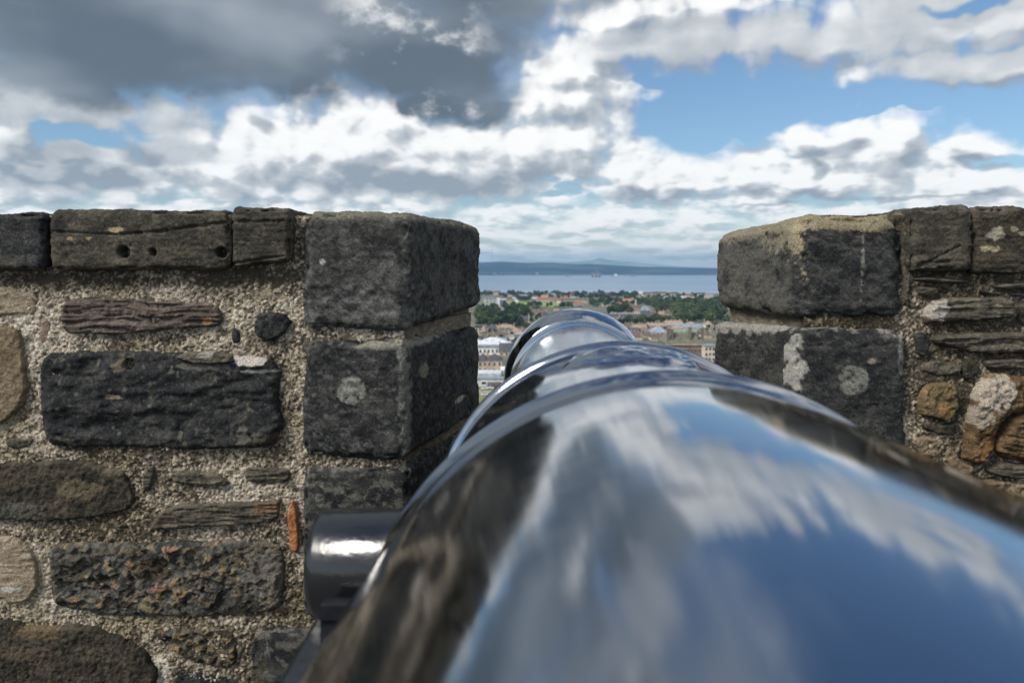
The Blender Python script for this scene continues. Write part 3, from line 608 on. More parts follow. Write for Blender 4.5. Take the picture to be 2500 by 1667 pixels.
RB([(2275, 825), (2300, 815), (2400, 808), (2500, 812), (2560, 810), (2560, 868), (2480, 862), (2370, 862), (2320, 846), (2285, 842)], RW, 'greybrown', .034, 'strata', seed=27, amp=.009, label='layered grey stone above the rusty boulders')
RB([(2256, 890), (2290, 880), (2350, 888), (2352, 908), (2300, 918), (2262, 910)], RW, 'greybrown', .018, 'rough', seed=28)
RB([(2244, 1010), (2250, 955), (2270, 935), (2330, 932), (2340, 975), (2330, 1022), (2300, 1028)], RW, 'yellow', .030, 'rough', seed=29, amp=.009, patches=[(2300, 1000, 25, 18, (.24, .14, .04), .5)], label='square yellow brown stone')
RB([(2345, 1108), (2365, 1020), (2372, 950), (2400, 920), (2440, 908), (2500, 914), (2570, 940), (2570, 1000), (2460, 1008), (2428, 1055), (2424, 1110), (2395, 1138), (2360, 1128)], RW, 'rust', .044, 'rough', rad=.024, seed=30, amp=.012,
   patches=[(2410, 955, 55, 50, (.42, .37, .31), .75), (2385, 1010, 26, 40, (.42, .37, .3), .6), (2400, 1100, 30, 30, (.2, .1, .03), .5)], label='rusty brown boulder with a white crust')
RB([(2428, 1070), (2465, 1012), (2570, 990), (2570, 1130), (2490, 1126), (2430, 1112)], RW, 'rust', .036, 'strata', rad=.02, seed=31, amp=.008, label='rusty brown stone at the right edge')
RB([(2236, 1075), (2260, 1060), (2310, 1080), (2300, 1115), (2250, 1118)], RW, 'tan', .020, 'rough', seed=32, amp=.008)
RB([(2236, 820), (2262, 806), (2272, 845), (2262, 872), (2238, 866)], RW, 'grey', .020, 'rough', seed=70)
RB([(2350, 880), (2380, 874), (2398, 900), (2372, 928), (2352, 925)], RW, 'brownblack', .022, 'rough', seed=71)
RB([(2400, 878), (2470, 872), (2560, 880), (2560, 905), (2470, 902), (2410, 900)], RW, 'greybrown', .026, 'strata', seed=72, label='thin layered slab over the rusty boulder')
RB([(2240, 700), (2290, 698), (2296, 720), (2250, 724)], RW, 'greybrown', .014, 'strata', seed=73)
RB([(2390, 705), (2440, 716), (2500, 714), (2560, 720), (2560, 735), (2480, 722), (2400, 720)], RW, 'grey', .020, 'strata', seed=74)
RB([(2482, 740), (2560, 742), (2560, 790), (2500, 796), (2484, 780)], RW, 'brownblack', .028, 'rough', seed=75)
RB([(2250, 1035), (2290, 1036), (2340, 1030), (2350, 1052), (2320, 1066), (2262, 1052)], RW, 'brownblack', .020, 'rough', seed=76)
RB([(2316, 1085), (2345, 1120), (2385, 1145), (2360, 1168), (2312, 1140)], RW, 'tan', .020, 'rough', seed=77, amp=.008)
RB([(2400, 1145), (2450, 1128), (2560, 1138), (2560, 1168), (2440, 1170)], RW, 'greybrown', .024, 'strata', seed=78)
RB([(2330, 1200), (2420, 1170), (2560, 1190), (2560, 1280), (2380, 1290)], RW, 'tan', .030, 'rough', seed=33, amp=.01)
for k in range(16):
    px = 2860 + (k % 4) * 420 + random.random() * 60; py = 760 + (k // 4) * 260 + random.random() * 30; w = 150 + 60 * random.random(); h_ = 70 + 40 * random.random()
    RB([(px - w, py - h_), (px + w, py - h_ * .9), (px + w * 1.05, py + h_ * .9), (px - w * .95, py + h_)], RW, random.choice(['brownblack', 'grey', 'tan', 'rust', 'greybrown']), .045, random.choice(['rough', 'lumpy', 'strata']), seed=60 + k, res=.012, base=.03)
seat(RW)
# joints of the left quoins
for (za, zb) in ((842, 800), (1150, 1110), (1545, 1508)):
    prism('joint_mortar', [(xc_(738, 820, D0), D0 + .010), (xc_(978, 820, D0), D0 + .014), (xc_(1150, 790, D1_ - .05), D1_ - .05), (xc_(738, 790, D0), D1_ - .05)], zc(900, za), zc(900, zb), M_MORTAR, LW, sub=5, col=(.15, .125, .09))
seat(LW)
# sill wall of the embrasure
SW = prism('embrasure_sill', [(xc_(1000, 1100, D0) - .05, D0 + .02), (xc_(1960, 1100, D0) + .05, D0 + .02), (xc_(1745, 1100, D1_) + .1, D1_), (xc_(1175, 1100, D1_) - .1, D1_)], 0, .52, M_MORTAR, None, col=(.13, .12, .10))
tag(SW, 'low stone sill of the embrasure under the cannon muzzle', 'wall')
print('walls done')

# ------------------------------------------------------------------ cannon
def gunpaint(name, base, rough, bump, bscale, coat=0.0, f0=.5, metal=0.0, streak=True):
    m = mat(name, base, rough, metal); t = NT(m.node_tree); b = t.n['Principled BSDF']; tc = t.node('ShaderNodeTexCoord'); o = tc.outputs['Object']
    b.inputs['IOR'].default_value = f0
    b.inputs['Specular IOR Level'].default_value = .5
    bn = t.node('ShaderNodeBump'); bn.inputs['Strength'].default_value = bump; bn.inputs['Distance'].default_value = .002
    # brush strokes run round the barrel: noise stretched along the turning, which is fine along the bore (object Y)
    sp_ = t.v('MULTIPLY', o, (9, 150, 9)) if streak else t.v('MULTIPLY', o, (60, 60, 60))
    sx_ = t.node('ShaderNodeSeparateXYZ'); t.l.new(o, sx_.inputs[0]); strk = t.ss(sx_.outputs[1], -1.15, -.9, .03, .35) if streak else .3
    n1 = t.noise(sp_, bscale, 3, .55); n2 = t.noise(o, 9, 3, .5); n3 = t.noise(o, 300, 2, .5)
    hgt = t.m('ADD', t.m('ADD', t.m('MULTIPLY', n1, strk), t.m('MULTIPLY', n2, .12 if streak else .5)), t.m('MULTIPLY', n3, .02))
    t.l.new(hgt, bn.inputs['Height']); t.l.new(bn.outputs[0], b.inputs['Normal'])
    t.l.new(t.ss(t.noise(o, 14, 4, .6), .3, .75, rough * .7, rough * 1.6), b.inputs['Roughness'])
    return m
M_GUN = gunpaint('polished_gun_iron', (.39, .41, .44), .08, .35, 1.0, f0=2.5, metal=1.0)
M_IRON = gunpaint('glossy_black_carriage_paint', (.010, .011, .014), .17, 1.2, 1.0, f0=1.65, streak=False)
YAW, PIT = .016, .070
MUZ = Vector((.195, 2.4, CAMZ - .343))
AX = Vector((math.sin(YAW) * math.cos(PIT), math.cos(YAW) * math.cos(PIT), math.sin(PIT)))
R_M, T_A, R_A, T_B, R_B, T_C, R_C = .220, 1.128, .309, 1.554, .348, 1.788, .374
GUN = empty('cannon', (MUZ - AX * 1.4)); GUN.location.z = 0
tag(GUN, 'large glossy black iron cannon on its carriage pointing out through the gap in the parapet', 'cannon')
# local frame: +Y is towards the muzzle
XA = Vector((0, 0, 1)).cross(AX) * -1; XA.normalize(); ZA = XA.cross(AX); ZA.normalize()
BM = Matrix((( XA.x, AX.x, ZA.x, MUZ.x), (XA.y, AX.y, ZA.y, MUZ.y), (XA.z, AX.z, ZA.z, MUZ.z), (0, 0, 0, 1)))
def gun_child(name, me, m, parent=None, base=BM):
    o = link(name, me, m, GUN if parent is None else parent)
    o.matrix_parent_inverse = (Matrix.Translation(-GUN.location)); o.matrix_basis = base
    if parent is not None: o.matrix_parent_inverse = Matrix.Identity(4); o.matrix_basis = Matrix.Identity(4)
    return o
def lathe(name, prof, n=160, sharp=35):
    """profile of (distance behind the muzzle, radius)"""
    V = []; 
    for (s, r) in prof:
        for k in range(n):
            th = 2 * math.pi * k / n; V.append((r * math.cos(th), -s, r * math.sin(th)))
    Fq = [(i * n + k, i * n + (k + 1) % n, (i + 1) * n + (k + 1) % n, (i + 1) * n + k) for i in range(len(prof) - 1) for k in range(n)]
    me = mesh_np(name, V, Fq); bm = bmesh.new(); bm.from_mesh(me); bmesh.ops.remove_doubles(bm, verts=bm.verts, dist=1e-5); bmesh.ops.recalc_face_normals(bm, faces=bm.faces)
    for e_ in bm.edges:
        if len(e_.link_faces) == 2 and e_.calc_face_angle(0) > math.radians(sharp): e_.smooth = False
    bm.to_mesh(me); bm.free(); return me
def arc(s0, r0, s1, r1, bulge, k=6):                 # rounded moulding between two profile points
    out = []
    for i in range(k + 1):
        u = i / k; out.append((s0 + (s1 - s0) * u, r0 + (r1 - r0) * u + bulge * math.sin(math.pi * u)))
    return out
R_N = .200; T_N = .15
prof = [(.55, 0), (.55, .085), (.004, .085), (0, .088), (-.002, .095), (0, R_M - .006), (.004, R_M - .001), (.010, R_M)]
prof += [(.035, R_M - .003), (.06, R_M - .007), (.085, R_M - .014), (.105, R_M - .021), (.118, R_M - .026)]
prof += [(.126, R_M - .016), (.134, R_M - .013), (.138, R_M - .018)] 
prof += [(.140, .187), (.146, .185), (.152, .190), (.3, .197), (.5, .208), (.7, .222), (T_A - .10, .252), (T_A - .045, .262)]
prof += [(T_A - .042, .266)] + [(T_A - .03, .276), (T_A - .012, R_A - .014)] + arc(T_A - .010, R_A - .008, T_A + .012, R_A - .006, .005)
prof += [(T_A + .015, R_A - .011), (T_A + .03, R_A - .013), (T_A + .2, R_A - .003), (T_B - .09, R_A + .010), (T_B - .03, R_A + .014), (T_B - .024, R_A + .018)]
prof += [(T_B - .016, R_B - .020), (T_B - .009, R_B - .008)] + arc(T_B - .008, R_B - .006, T_B - .001, R_B - .005, .0022) + [(T_B + .002, R_B - .006), (T_B + .007, R_B - .009), (T_B + .015, R_B - .0105), (T_B + .03, R_B - .0085), (T_C, .3585), (2.2, .390), (2.5, .408)]
prof += arc(2.56, .414, 2.62, .416, .012) + [(2.625, .408), (2.9, .416), (3.15, .422)] + arc(3.16, .422, 3.25, .422, .014) + [(3.26, .40), (3.30, .36), (3.36, .27), (3.40, .16), (3.42, .10)] + arc(3.43, .07, 3.60, .02, .09) + [(3.605, 0)]
barrel = gun_child('barrel', lathe('barrel', prof, 200), M_GUN)
# sight notch on the muzzle lip and raised crest on the chase ring
def box_me(name, sx, sy, sz, bev=.003, loc=(0, 0, 0), rot=None):
    bm = bmesh.new(); bmesh.ops.create_cube(bm, size=1); bmesh.ops.scale(bm, verts=bm.verts, vec=(sx, sy, sz))
    if bev: bmesh.ops.bevel(bm, geom=bm.edges[:], offset=bev, segments=2, affect='EDGES', profile=.6)
    if rot is not None: bmesh.ops.rotate(bm, verts=bm.verts, matrix=rot)
    bmesh.ops.translate(bm, verts=bm.verts, vec=loc); me = bpy.data.meshes.new(name); bm.to_mesh(me); bm.free()
    for p in me.polygons: p.use_smooth = False
    return me
# crest: a flattened embossed relief lying on top of the second reinforce
def crest():
    V = []; Fq = []; nu, nv = 60, 44; R = R_A - .014
    for i in range(nu + 1):
        for j in range(nv + 1):
            u = i / nu * 2 - 1; v = j / nv * 2 - 1; th = u * .36; s = T_A + .10 + v * .055
            rr = math.hypot(u * .9, v * .9)
            P = np.array([[u * 2.2, v * 2.0, 1.7]]); h = .016 * (1 - rr ** 3) + .009 * float(fbm(P, 1.5, 2)[0]) * max(0, 1 - rr) ** .5 if rr < 1 else -.004
            h += .003 * math.exp(-((rr - .72) / .07) ** 2) + .004 * math.exp(-((abs(u) - .35) ** 2 + v * v) / .02)
            r_ = R + h; V.append((r_ * math.sin(th), -s, r_ * math.cos(th)))
    Fq = [(i * (nv + 1) + j, (i + 1) * (nv + 1) + j, (i + 1) * (nv + 1) + j + 1, i * (nv + 1) + j + 1) for i in range(nu) for j in range(nv)]
    return mesh_np('crest', V, Fq)
def crown_relief():
    V = []; Fq = []; nu, nv = 26, 20
    for i in range(nu + 1):
        for j in range(nv + 1):
            u = i / nu * 2 - 1; v = j / nv * 2 - 1; th = -.30 + u * .10; s = T_A - .03 + v * .035
            rr = math.hypot(u, v); h = .014 * math.sqrt(max(0, 1 - rr * rr)) + .004 * math.sin(u * 9) * (rr < .9); r_ = R_A - .012 + (h if rr < 1 else -.02); V.append((r_ * math.sin(th), -s, r_ * math.cos(th)))
    Fq = [(i * (nv + 1) + j, (i + 1) * (nv + 1) + j, (i + 1) * (nv + 1) + j + 1, i * (nv + 1) + j + 1) for i in range(nu) for j in range(nv)]
    return mesh_np('crown_relief', V, Fq)
c_ = gun_child('crest', crest(), M_GUN); 
# trunnions
T_T = 1.395
def trunnion(sg):
    R = .071; pr = [(0, 0), (0, R - .014), (.004, R - .006), (.012, R), (.19, R), (.20, R)]
    n = 64; V = []; X0 = sg * (R_B + .082)
    for (s, r) in pr:
        for k in range(n):
            th = 2 * math.pi * k / n; V.append((X0 - sg * s, -T_T + r * math.cos(th), .054 + r * math.sin(th) ))
    Fq = [(i * n + k, i * n + (k + 1) % n, (i + 1) * n + (k + 1) % n, (i + 1) * n + k) for i in range(len(pr) - 1) for k in range(n)]
    me = mesh_np('trunnion', V, Fq); bm = bmesh.new(); bm.from_mesh(me); bmesh.ops.remove_doubles(bm, verts=bm.verts, dist=1e-5); bmesh.ops.recalc_face_normals(bm, faces=bm.faces); bm.to_mesh(me); bm.free()
    return me
for sg in (-1, 1): gun_child('trunnion', trunnion(sg), M_IRON)
# carriage cheeks: stepped side plates, in world-upright frame below the trunnions
TC = MUZ - AX * T_T
WB = Matrix.Translation((TC.x, TC.y, 0)) @ Matrix.Rotation(-YAW, 4, 'Z')
def cheek(sg):
    zt = TC.z
    pr = [(.62, .14), (.62, .38), (.50, .47), (.30, zt - .10), (.14, zt + .028), (.082, zt + .03)]
    pr += [(.085 * math.cos(a_), zt + .056 - .085 * math.sin(a_)) for a_ in np.linspace(.5, math.pi - .5, 7)]
    pr += [(-.082, zt + .03), (-.60, zt + .022), (-.63, zt - .12), (-.95, zt - .15), (-.98, zt - .30), (-1.25, zt - .34), (-1.28, zt - .46), (-1.50, zt - .50), (-1.55, .14), (-1.0, .14), (-.9, .22), (-.1, .22), (0, .14)]
    x0 = sg * (R_B + .018); x1 = sg * (R_B + .056)
    bm = bmesh.new(); a = [bm.verts.new((x0, y, z)) for y, z in pr]; b = [bm.verts.new((x1, y, z)) for y, z in pr]; n = len(pr)
    bm.faces.new(a); bm.faces.new(b[::-1])
    for i in range(n): bm.faces.new((a[i], b[i], b[(i + 1) % n], a[(i + 1) % n]))
    bmesh.ops.recalc_face_normals(bm, faces=bm.faces)
    bmesh.ops.bevel(bm, geom=[e_ for e_ in bm.edges], offset=.006, segments=2, affect='EDGES', profile=.5, clamp_overlap=True)
    me = bpy.data.meshes.new('cheek'); bm.to_mesh(me); bm.free(); return me
def capsquare(sg):                                   # iron strap along the cheek, under the trunnion
    zt = TC.z; x0 = sg * (R_B + .014); x1 = sg * (R_B + .046)
    pr = [(.20, zt + .05), (.13, zt + .05), (.09, zt + .045), (.078, zt + .02), (.04, zt - .015), (0, zt - .024), (-.04, zt - .015), (-.078, zt + .02), (-.09, zt + .045), (-.125, zt + .05)]
    V = []
    for (y, z) in pr: V += [(x0, y, z), (x1, y, z), (x0, y, z - .018), (x1, y, z - .018)]
    Fq = []
    for i in range(len(pr) - 1):
        k = i * 4; Fq += [(k, k + 1, k + 5, k + 4), (k + 2, k + 6, k + 7, k + 3), (k, k + 4, k + 6, k + 2), (k + 1, k + 3, k + 7, k + 5)]
    Fq += [(0, 2, 3, 1), (len(V) - 4, len(V) - 3, len(V) - 1, len(V) - 2)]
    return mesh_np('cap_square', V, Fq, smooth=False)
def wheel(r=.19, w=.10):
    pr = [(0, 0), (0, .05), (-.02, .055), (-.02, .07), (.0, .075), (.0, r - .012), (.008, r), (w - .008, r), (w, r - .012), (w, 0)]
    n = 56; V = []
    for (s, rr) in pr:
        for k in range(n):
            th = 2 * math.pi * k / n; V.append((s, rr * math.cos(th), rr * math.sin(th)))
    Fq = [(i * n + k, i * n + (k + 1) % n, (i + 1) * n + (k + 1) % n, (i + 1) * n + k) for i in range(len(pr) - 1) for k in range(n)]
    me = mesh_np('wheel', V, Fq); bm = bmesh.new(); bm.from_mesh(me); bmesh.ops.remove_doubles(bm, verts=bm.verts, dist=1e-5); bmesh.ops.recalc_face_normals(bm, faces=bm.faces)
    for e_ in bm.edges:
        if len(e_.link_faces) == 2 and e_.calc_face_angle(0) > .6: e_.smooth = False
    bm.to_mesh(me); bm.free(); return me
wm = wheel(); 
for sg in (-1, 1):
    gun_child('cheek', cheek(sg), M_IRON, base=WB); gun_child('cap_square', capsquare(sg), M_IRON, base=WB)
    for y in (.34, -1.28):
        gun_child('wheel', wm, M_IRON, base=WB @ Matrix.Translation((sg * (R_B + .11) + (0 if sg > 0 else -.10) , y, .19)))
for y in (.34, -1.28): gun_child('axle', box_me('axle', 2 * R_B + .24, .12, .12, .01), M_IRON, base=WB @ Matrix.Translation((0, y, .19)))
print('gun done')

# ------------------------------------------------------------------ land, water, far hills
SEA = CAMZ - 121.0
PROF = [(2.8, -.0), (3.2, -9), (20, -26), (90, -55), (250, -72), (470, -76), (700, -74), (1000, -72), (1600, -80), (2300, -94), (3200, -111), (3620, -120.5), (3900, -128), (90000, -128)]
def gz(x, y):
    d = max(y, 2.8)
    for (a_, za), (b_, zb) in zip(PROF, PROF[1:]):
        if d <= b_:
            z = za + (zb - za) * (d - a_) / (b_ - a_); break
    return CAMZ + z + (3.0 * math.sin(x * .004 + y * .002) * min(1, max(0, (y - 700) / 1500)) * (y < 4000))
def ground_at(px, py):
    d = ray(px, py); y = 100.0; last = y
    while y < 4400:
        z = CAMZ + d.z * y / d.y
        if z <= gz(d.x * y / d.y, y): break
        last = y; y *= 1.01
    for _ in range(12):
        mid = (last + y) / 2
        if CAMZ + d.z * mid / d.y <= gz(d.x * mid / d.y, mid): y = mid
        else: last = mid
    return Vector((d.x * y / d.y, y, gz(d.x * y / d.y, y)))
M_LAND = noisy('parkland_and_gardens', (.10, .105, .065), (.22, .20, .15), .02, .95, coord='Object', detail=9)
ys = [2.95, 3.2, 5, 10, 20, 40, 90, 150, 250, 350, 470, 580, 700, 850, 1000, 1200, 1400, 1600, 1900, 2300, 2800, 3300, 3450, 3620, 3800, 4000]
V = []; nxg = 81
for y in ys:
    for i in range(nxg):
        u = i / (nxg - 1) * 2 - 1; x = u * (60 + 1.3 * y); V.append((x, y, gz(x, y)))
Fq = [(r * nxg + i, r * nxg + i + 1, (r + 1) * nxg + i + 1, (r + 1) * nxg + i) for r in range(len(ys) - 1) for i in range(nxg - 1)]
tag(link('ground', mesh_np('ground', V, Fq), M_LAND), kind='structure')
def water_mat():
    m = mat('sea_water', (.10, .17, .26), .32, spec=.5); t = NT(m.node_tree); b = t.n['Principled BSDF']; tc = t.node('ShaderNodeTexCoord')
    o = tc.outputs['Object']; n = t.noise(t.v('MULTIPLY', o, (.0006, .0022, 1)), 1.0, 6, .6)
    t.l.new(t.mix(t.ss(n, .3, .7), (.16, .22, .32), (.30, .37, .44)), b.inputs['Base Color'])
    bn = t.node('ShaderNodeBump'); bn.inputs['Strength'].default_value = .5; bn.inputs['Distance'].default_value = 2
    t.l.new(t.noise(t.v('MULTIPLY', o, (.02, .05, 1)), 1.0, 4, .6), bn.inputs['Height']); t.l.new(bn.outputs[0], b.inputs['Normal']); return m
tag(link('water', mesh_np('water', [(-42000, 3600, SEA), (42000, 3600, SEA), (42000, 27300, SEA), (-42000, 27300, SEA)], [(0, 1, 2, 3)], smooth=False), water_mat()), kind='structure')
def hill_mat(name, woods, fields, th):
    m = mat(name, woods, .95); t = NT(m.node_tree); b = t.n['Principled BSDF']; tc = t.node('ShaderNodeTexCoord'); o = tc.outputs['Object']
    vo = t.node('ShaderNodeTexVoronoi'); t.l.new(t.v('MULTIPLY', o, (.0016, .0045, .01)), vo.inputs['Vector']); vo.inputs['Scale'].default_value = 1
    n = t.noise(t.v('MULTIPLY', o, (.0007, .002, .004)), 1.0, 4, .6)
    sp_ = t.node('ShaderNodeSeparateXYZ'); t.l.new(vo.outputs['Color'], sp_.inputs[0])
    k = t.m('MULTIPLY', t.ss(sp_.outputs[0], th, th + .1), t.ss(n, .42, .58)); t.l.new(t.mix(k, woods, fields), b.inputs['Base Color']); return m
def ridge(name, top, Ys, Yr, Ye, m, wob, seed):
    """land rising from the water at Ys to a crest line at Yr; top = crest heights as seen (px, py)"""
    pxs = np.linspace(-900, 3600, 420); tp = np.array(top); py = np.interp(pxs, tp[:, 0], tp[:, 1])
    P = np.stack([pxs * .004, pxs * 0, pxs * 0 + seed], 1); V = []
    outm = np.clip((np.abs(pxs - 1450) - 330) / 300, 0, 1); py = py + (outm * 5 + wob) * fbm(P, 1.0, 4) 
    hz_ = np.array([at(a, b, Yr).z for a, b in zip(pxs, py)]); nr = 26
    for r in range(nr):
        u = r / (nr - 1); Y = Ys + (Ye - Ys) * u
        for i, p in enumerate(pxs):
            x = (p - 1250) / F * Y * 1.0
            s = (Y - Ys) / (Yr - Ys); k = math.sin(min(1, s) * math.pi / 2) ** .8 if s <= 1 else max(0, 1 - .35 * (s - 1) / max(.01, (Ye - Yr) / (Yr - Ys)))
            V.append((x, Y, SEA - 4 + (hz_[i] - SEA + 4) * k))
    V = np.array(V); P3 = V * .0012; V[:, 2] += fbm(P3, 1.0, 4, off=seed) * 14 * np.clip((V[:, 2] - SEA) / 80, 0, 1)
    n = len(pxs); Fq = [(r * n + i, r * n + i + 1, (r + 1) * n + i + 1, (r + 1) * n + i) for r in range(nr - 1) for i in range(n - 1)]
    return tag(link(name, mesh_np(name, V, Fq), m), kind='structure')
cv = lambda L: [(1160 + a_ / 3.794, 600 + b_ / 3.794) for a_, b_ in L]
ridge('hills', [(-900, 640), (600, 634)] + cv([(70, 155), (250, 145), (400, 155), (500, 161), (640, 155), (960, 172), (1050, 165), (1300, 180), (1500, 192), (1900, 200), (2200, 210)]) + [(2400, 662), (3600, 650)],
      11250, 12800, 15000, hill_mat('wooded_hill_haze_blue', (.004, .010, .032), (.07, .09, .10), .60), .4, 3)  # blue of the hazy air mixed into the hill colours
ridge('far_hills', [(-900, 640), (1100, 642)] + cv([(500, 160), (850, 150), (1080, 134), (1150, 112), (1210, 128), (1340, 148), (1420, 150), (1600, 168), (1900, 192), (2200, 205)]) + [(2400, 656), (3600, 648)],
      19000, 24000, 27000, hill_mat('farmed_hill_haze_pale', (.25, .30, .25), (.55, .52, .42), .5), .3, 9)  # pale base colours carry part of the distance haze

# ------------------------------------------------------------------ builders for the town
COL = dict(slate=(.09, .092, .10), brownroof=(.15, .115, .095), red=(.36, .13, .075), pinkroof=(.38, .28, .23), pale=(.66, .62, .56), cream=(.62, .53, .41), sand=(.44, .34, .25), tanw=(.52, .41, .30),
           white=(.8, .8, .78), whiteroof=(.66, .69, .72), lead=(.27, .31, .35), copper=(.30, .50, .40), greenslate=(.17, .165, .12), bluegrey=(.30, .37, .44), darkstone=(.17, .145, .115), glass=(.03, .04, .05), brown=(.12, .075, .05), orange=(.42, .22, .12))
_M = {}
def cm(k):
    if k not in _M:
        c = COL[k]; _M[k] = noisy('building_' + k, tuple(v * .72 for v in c), tuple(min(1, v * 1.2) for v in c), .35, .85, detail=6) if k != 'glass' else mat('window_glass', c, .2)
    return _M[k]
def boxes(name, bl, m, parent):                        # bl: list of (cx, cy, z0, sx, sy, sz)
    V = []; Fq = []
    for (cx, cy, z0, sx, sy, sz) in bl:
        k = len(V)
        V += [(cx + a * sx / 2, cy + b * sy / 2, z0 + c * sz) for c in (0, 1) for a, b in ((-1, -1), (1, -1), (1, 1), (-1, 1))]
        Fq += [(k + 3, k + 2, k + 1, k), (k + 4, k + 5, k + 6, k + 7), (k, k + 1, k + 5, k + 4), (k + 1, k + 2, k + 6, k + 5), (k + 2, k + 3, k + 7, k + 6), (k + 3, k, k + 4, k + 7)]
    return link(name, mesh_np(name, V, Fq, smooth=False), m, parent)
def roof_me(w, d, h, zt, kind, ov=.4):
    W = w / 2 + ov; D_ = d / 2 + ov; zl = zt - .0
    if kind == 'gable': T = [(-W + ov, 0, zt + h), (W - ov, 0, zt + h)]
    elif kind == 'hip': k = max(.1, W - D_); T = [(-k, 0, zt + h), (k, 0, zt + h)]
    elif kind == 'mansard':
        k = min(W, D_) * .45; q = [(-W, -D_, zl), (W, -D_, zl), (W, D_, zl), (-W, D_, zl)] + [(-W + k, -D_ + k, zt + h), (W - k, -D_ + k, zt + h), (W - k, D_ - k, zt + h), (-W + k, D_ - k, zt + h)]
        me = bpy.data.meshes.new('roof'); me.from_pydata(q, [], [(3, 2, 1, 0), (4, 5, 6, 7), (0, 1, 5, 4), (1, 2, 6, 5), (2, 3, 7, 6), (3, 0, 4, 7)]); return me
    elif kind == 'flat':
        me = bpy.data.meshes.new('roof'); q = [(a * W, b * D_, zl + c * h) for c in (0, 1) for a, b in ((-1, -1), (1, -1), (1, 1), (-1, 1))]
        me.from_pydata(q, [], [(3, 2, 1, 0), (4, 5, 6, 7), (0, 1, 5, 4), (1, 2, 6, 5), (2, 3, 7, 6), (3, 0, 4, 7)]); return me
    q = [(-W, -D_, zl), (W, -D_, zl), (W, D_, zl), (-W, D_, zl)] + T
    me = bpy.data.meshes.new('roof'); me.from_pydata(q, [], [(3, 2, 1, 0), (0, 1, 5, 4), (1, 2, 5), (2, 3, 4, 5), (3, 0, 4)]); return me
def house(name, label, cat, px0, px1, py_base, py_eave, py_top, wall='tanw', roof='slate', kind='gable', depth=None, chim=0, win=None, group=None, chcol='sand', rz=0.0, dist=None, wframe='pale', winh=.55, bury=6, winw=.42):
    """a building whose front runs from px0 to px1 with its foot, eaves and ridge at the given heights"""
    if dist is None: g_ = ground_at((px0 + px1) / 2, py_base)
    else: g_ = at((px0 + px1) / 2, py_base, dist)
    s = g_.y / F; w = (px1 - px0) * s; h = (py_base - py_eave) * s; rh = (py_eave - py_top) * s; d = depth or min(max(w * .6, 9), 14)
    o = empty(name, (g_.x, g_.y + d / 2, g_.z), rz); tag(o, label, cat, group)
    boxes('wall', [(0, 0, -bury, w, d, h + bury)], cm(wall), o)
    rr = link('roof', roof_me(w, d, rh, h, kind), cm(roof), o)
    if chim:
        for i in range(chim):
            cx = -w / 2 + w * (i + .5) / chim if chim > 2 else (-w / 2 + .6 if i == 0 else w / 2 - .6)
            boxes('chimney', [(cx, 0, h + rh * .55, max(1.0, .45 * s * 3.2), 1.3, rh * .45 + max(1.6, 1.6 * s))], cm(chcol), o)
    if win:
        rows, cols = win
        for r in range(rows):
            for c in range(cols):
                ww = w / cols * winw; wh = h / rows * winh; cx = -w / 2 + w * (c + .5) / cols; z0 = h / rows * (r + .5) - wh / 2
                f = boxes('window', [(cx, -d / 2 - .04, z0 - .12, ww * 1.25, .10, wh * 1.12 + .12)], cm(wframe), o)
                boxes('pane', [(cx, -d / 2 - .12, z0, ww, .09, wh)], cm('glass'), f)
    return o

# near rows, left of the muzzle
house('office_building', 'long building with a big white metal roof, just left of the cannon muzzle', 'building', 1160, 1248, 852, 841, 826, 'cream', 'whiteroof', 'hip', depth=26, chim=0)
house('dormer_building', 'white fronted block with a row of five small dark dormer windows', 'building', 1168, 1218, 866, 848, 844, 'white', 'lead', 'flat', win=(1, 5), winh=.42, winw=.4, depth=12)
for i, px in enumerate((1188, 1204)):
    pass
house('slate_building', 'dark slate roofed building right of the white dormer block', 'building', 1218, 1256, 868, 860, 839, 'cream', 'slate', 'gable', depth=16, win=(1, 3), chim=1)
house('bay_fronted_house', 'brown sandstone house with hipped slate roof and tall windows between white buildings', 'house', 1166, 1190, 910, 881, 863, 'tanw', 'slate', 'hip', depth=14, win=(2, 2), group=None, winw=.34)
house('round_fronted_house', 'brown sandstone house with pyramid slate roof, right half of the sandstone pair', 'house', 1188, 1226, 912, 880, 864, 'tanw', 'slate', 'hip', depth=15, win=(2, 3), chim=2, chcol='orange', winw=.30)
house('white_annex', 'plain white low building below the brown sandstone houses', 'building', 1160, 1222, 924, 914, 910, 'white', 'whiteroof', 'flat', depth=16)
house('white_annex', 'small white gabled block tucked behind the muzzle left edge', 'building', 1222, 1242, 916, 904, 896, 'white', 'whiteroof', 'gable', depth=10)
house('white_terrace', 'white low building with two dark wide windows, lowest of the white buildings', 'building', 1164, 1232, 943, 926, 923, 'white', 'lead', 'flat', win=(1, 2), winh=.35, winw=.3, depth=10)
house('brown_shed', 'low dark brown shed at the edge of the lawn by the parked cars', 'shed', 1191, 1222, 950, 942, 936, 'brown', 'brownroof', 'flat', depth=7)
house('sandstone_terrace', 'sandstone terrace with dark roof, farther row above the white roofed building', 'terrace', 1176, 1240, 826, 817, 811, 'tanw', 'brownroof', 'gable', chim=4, win=(1, 7), depth=12, winh=.5)
house('sandstone_terrace', 'cream fronted terrace with slate roof nearest the tree clump on the left', 'terrace', 1184, 1212, 812, 803, 795, 'cream', 'slate', 'gable', chim=2, win=(1, 4), depth=12)
house('sandstone_terrace', 'terrace with a pinkish tiled roof and white band beside the muzzle', 'terrace', 1210, 1264, 812, 804, 793, 'sand', 'pinkroof', 'hip', chim=3, win=(1, 5), depth=14)
house('cream_block', 'narrow pale block partly hidden by the left quoin', 'building', 1160, 1176, 826, 800, 795, 'cream', 'slate', 'flat', win=(3, 2), depth=10)
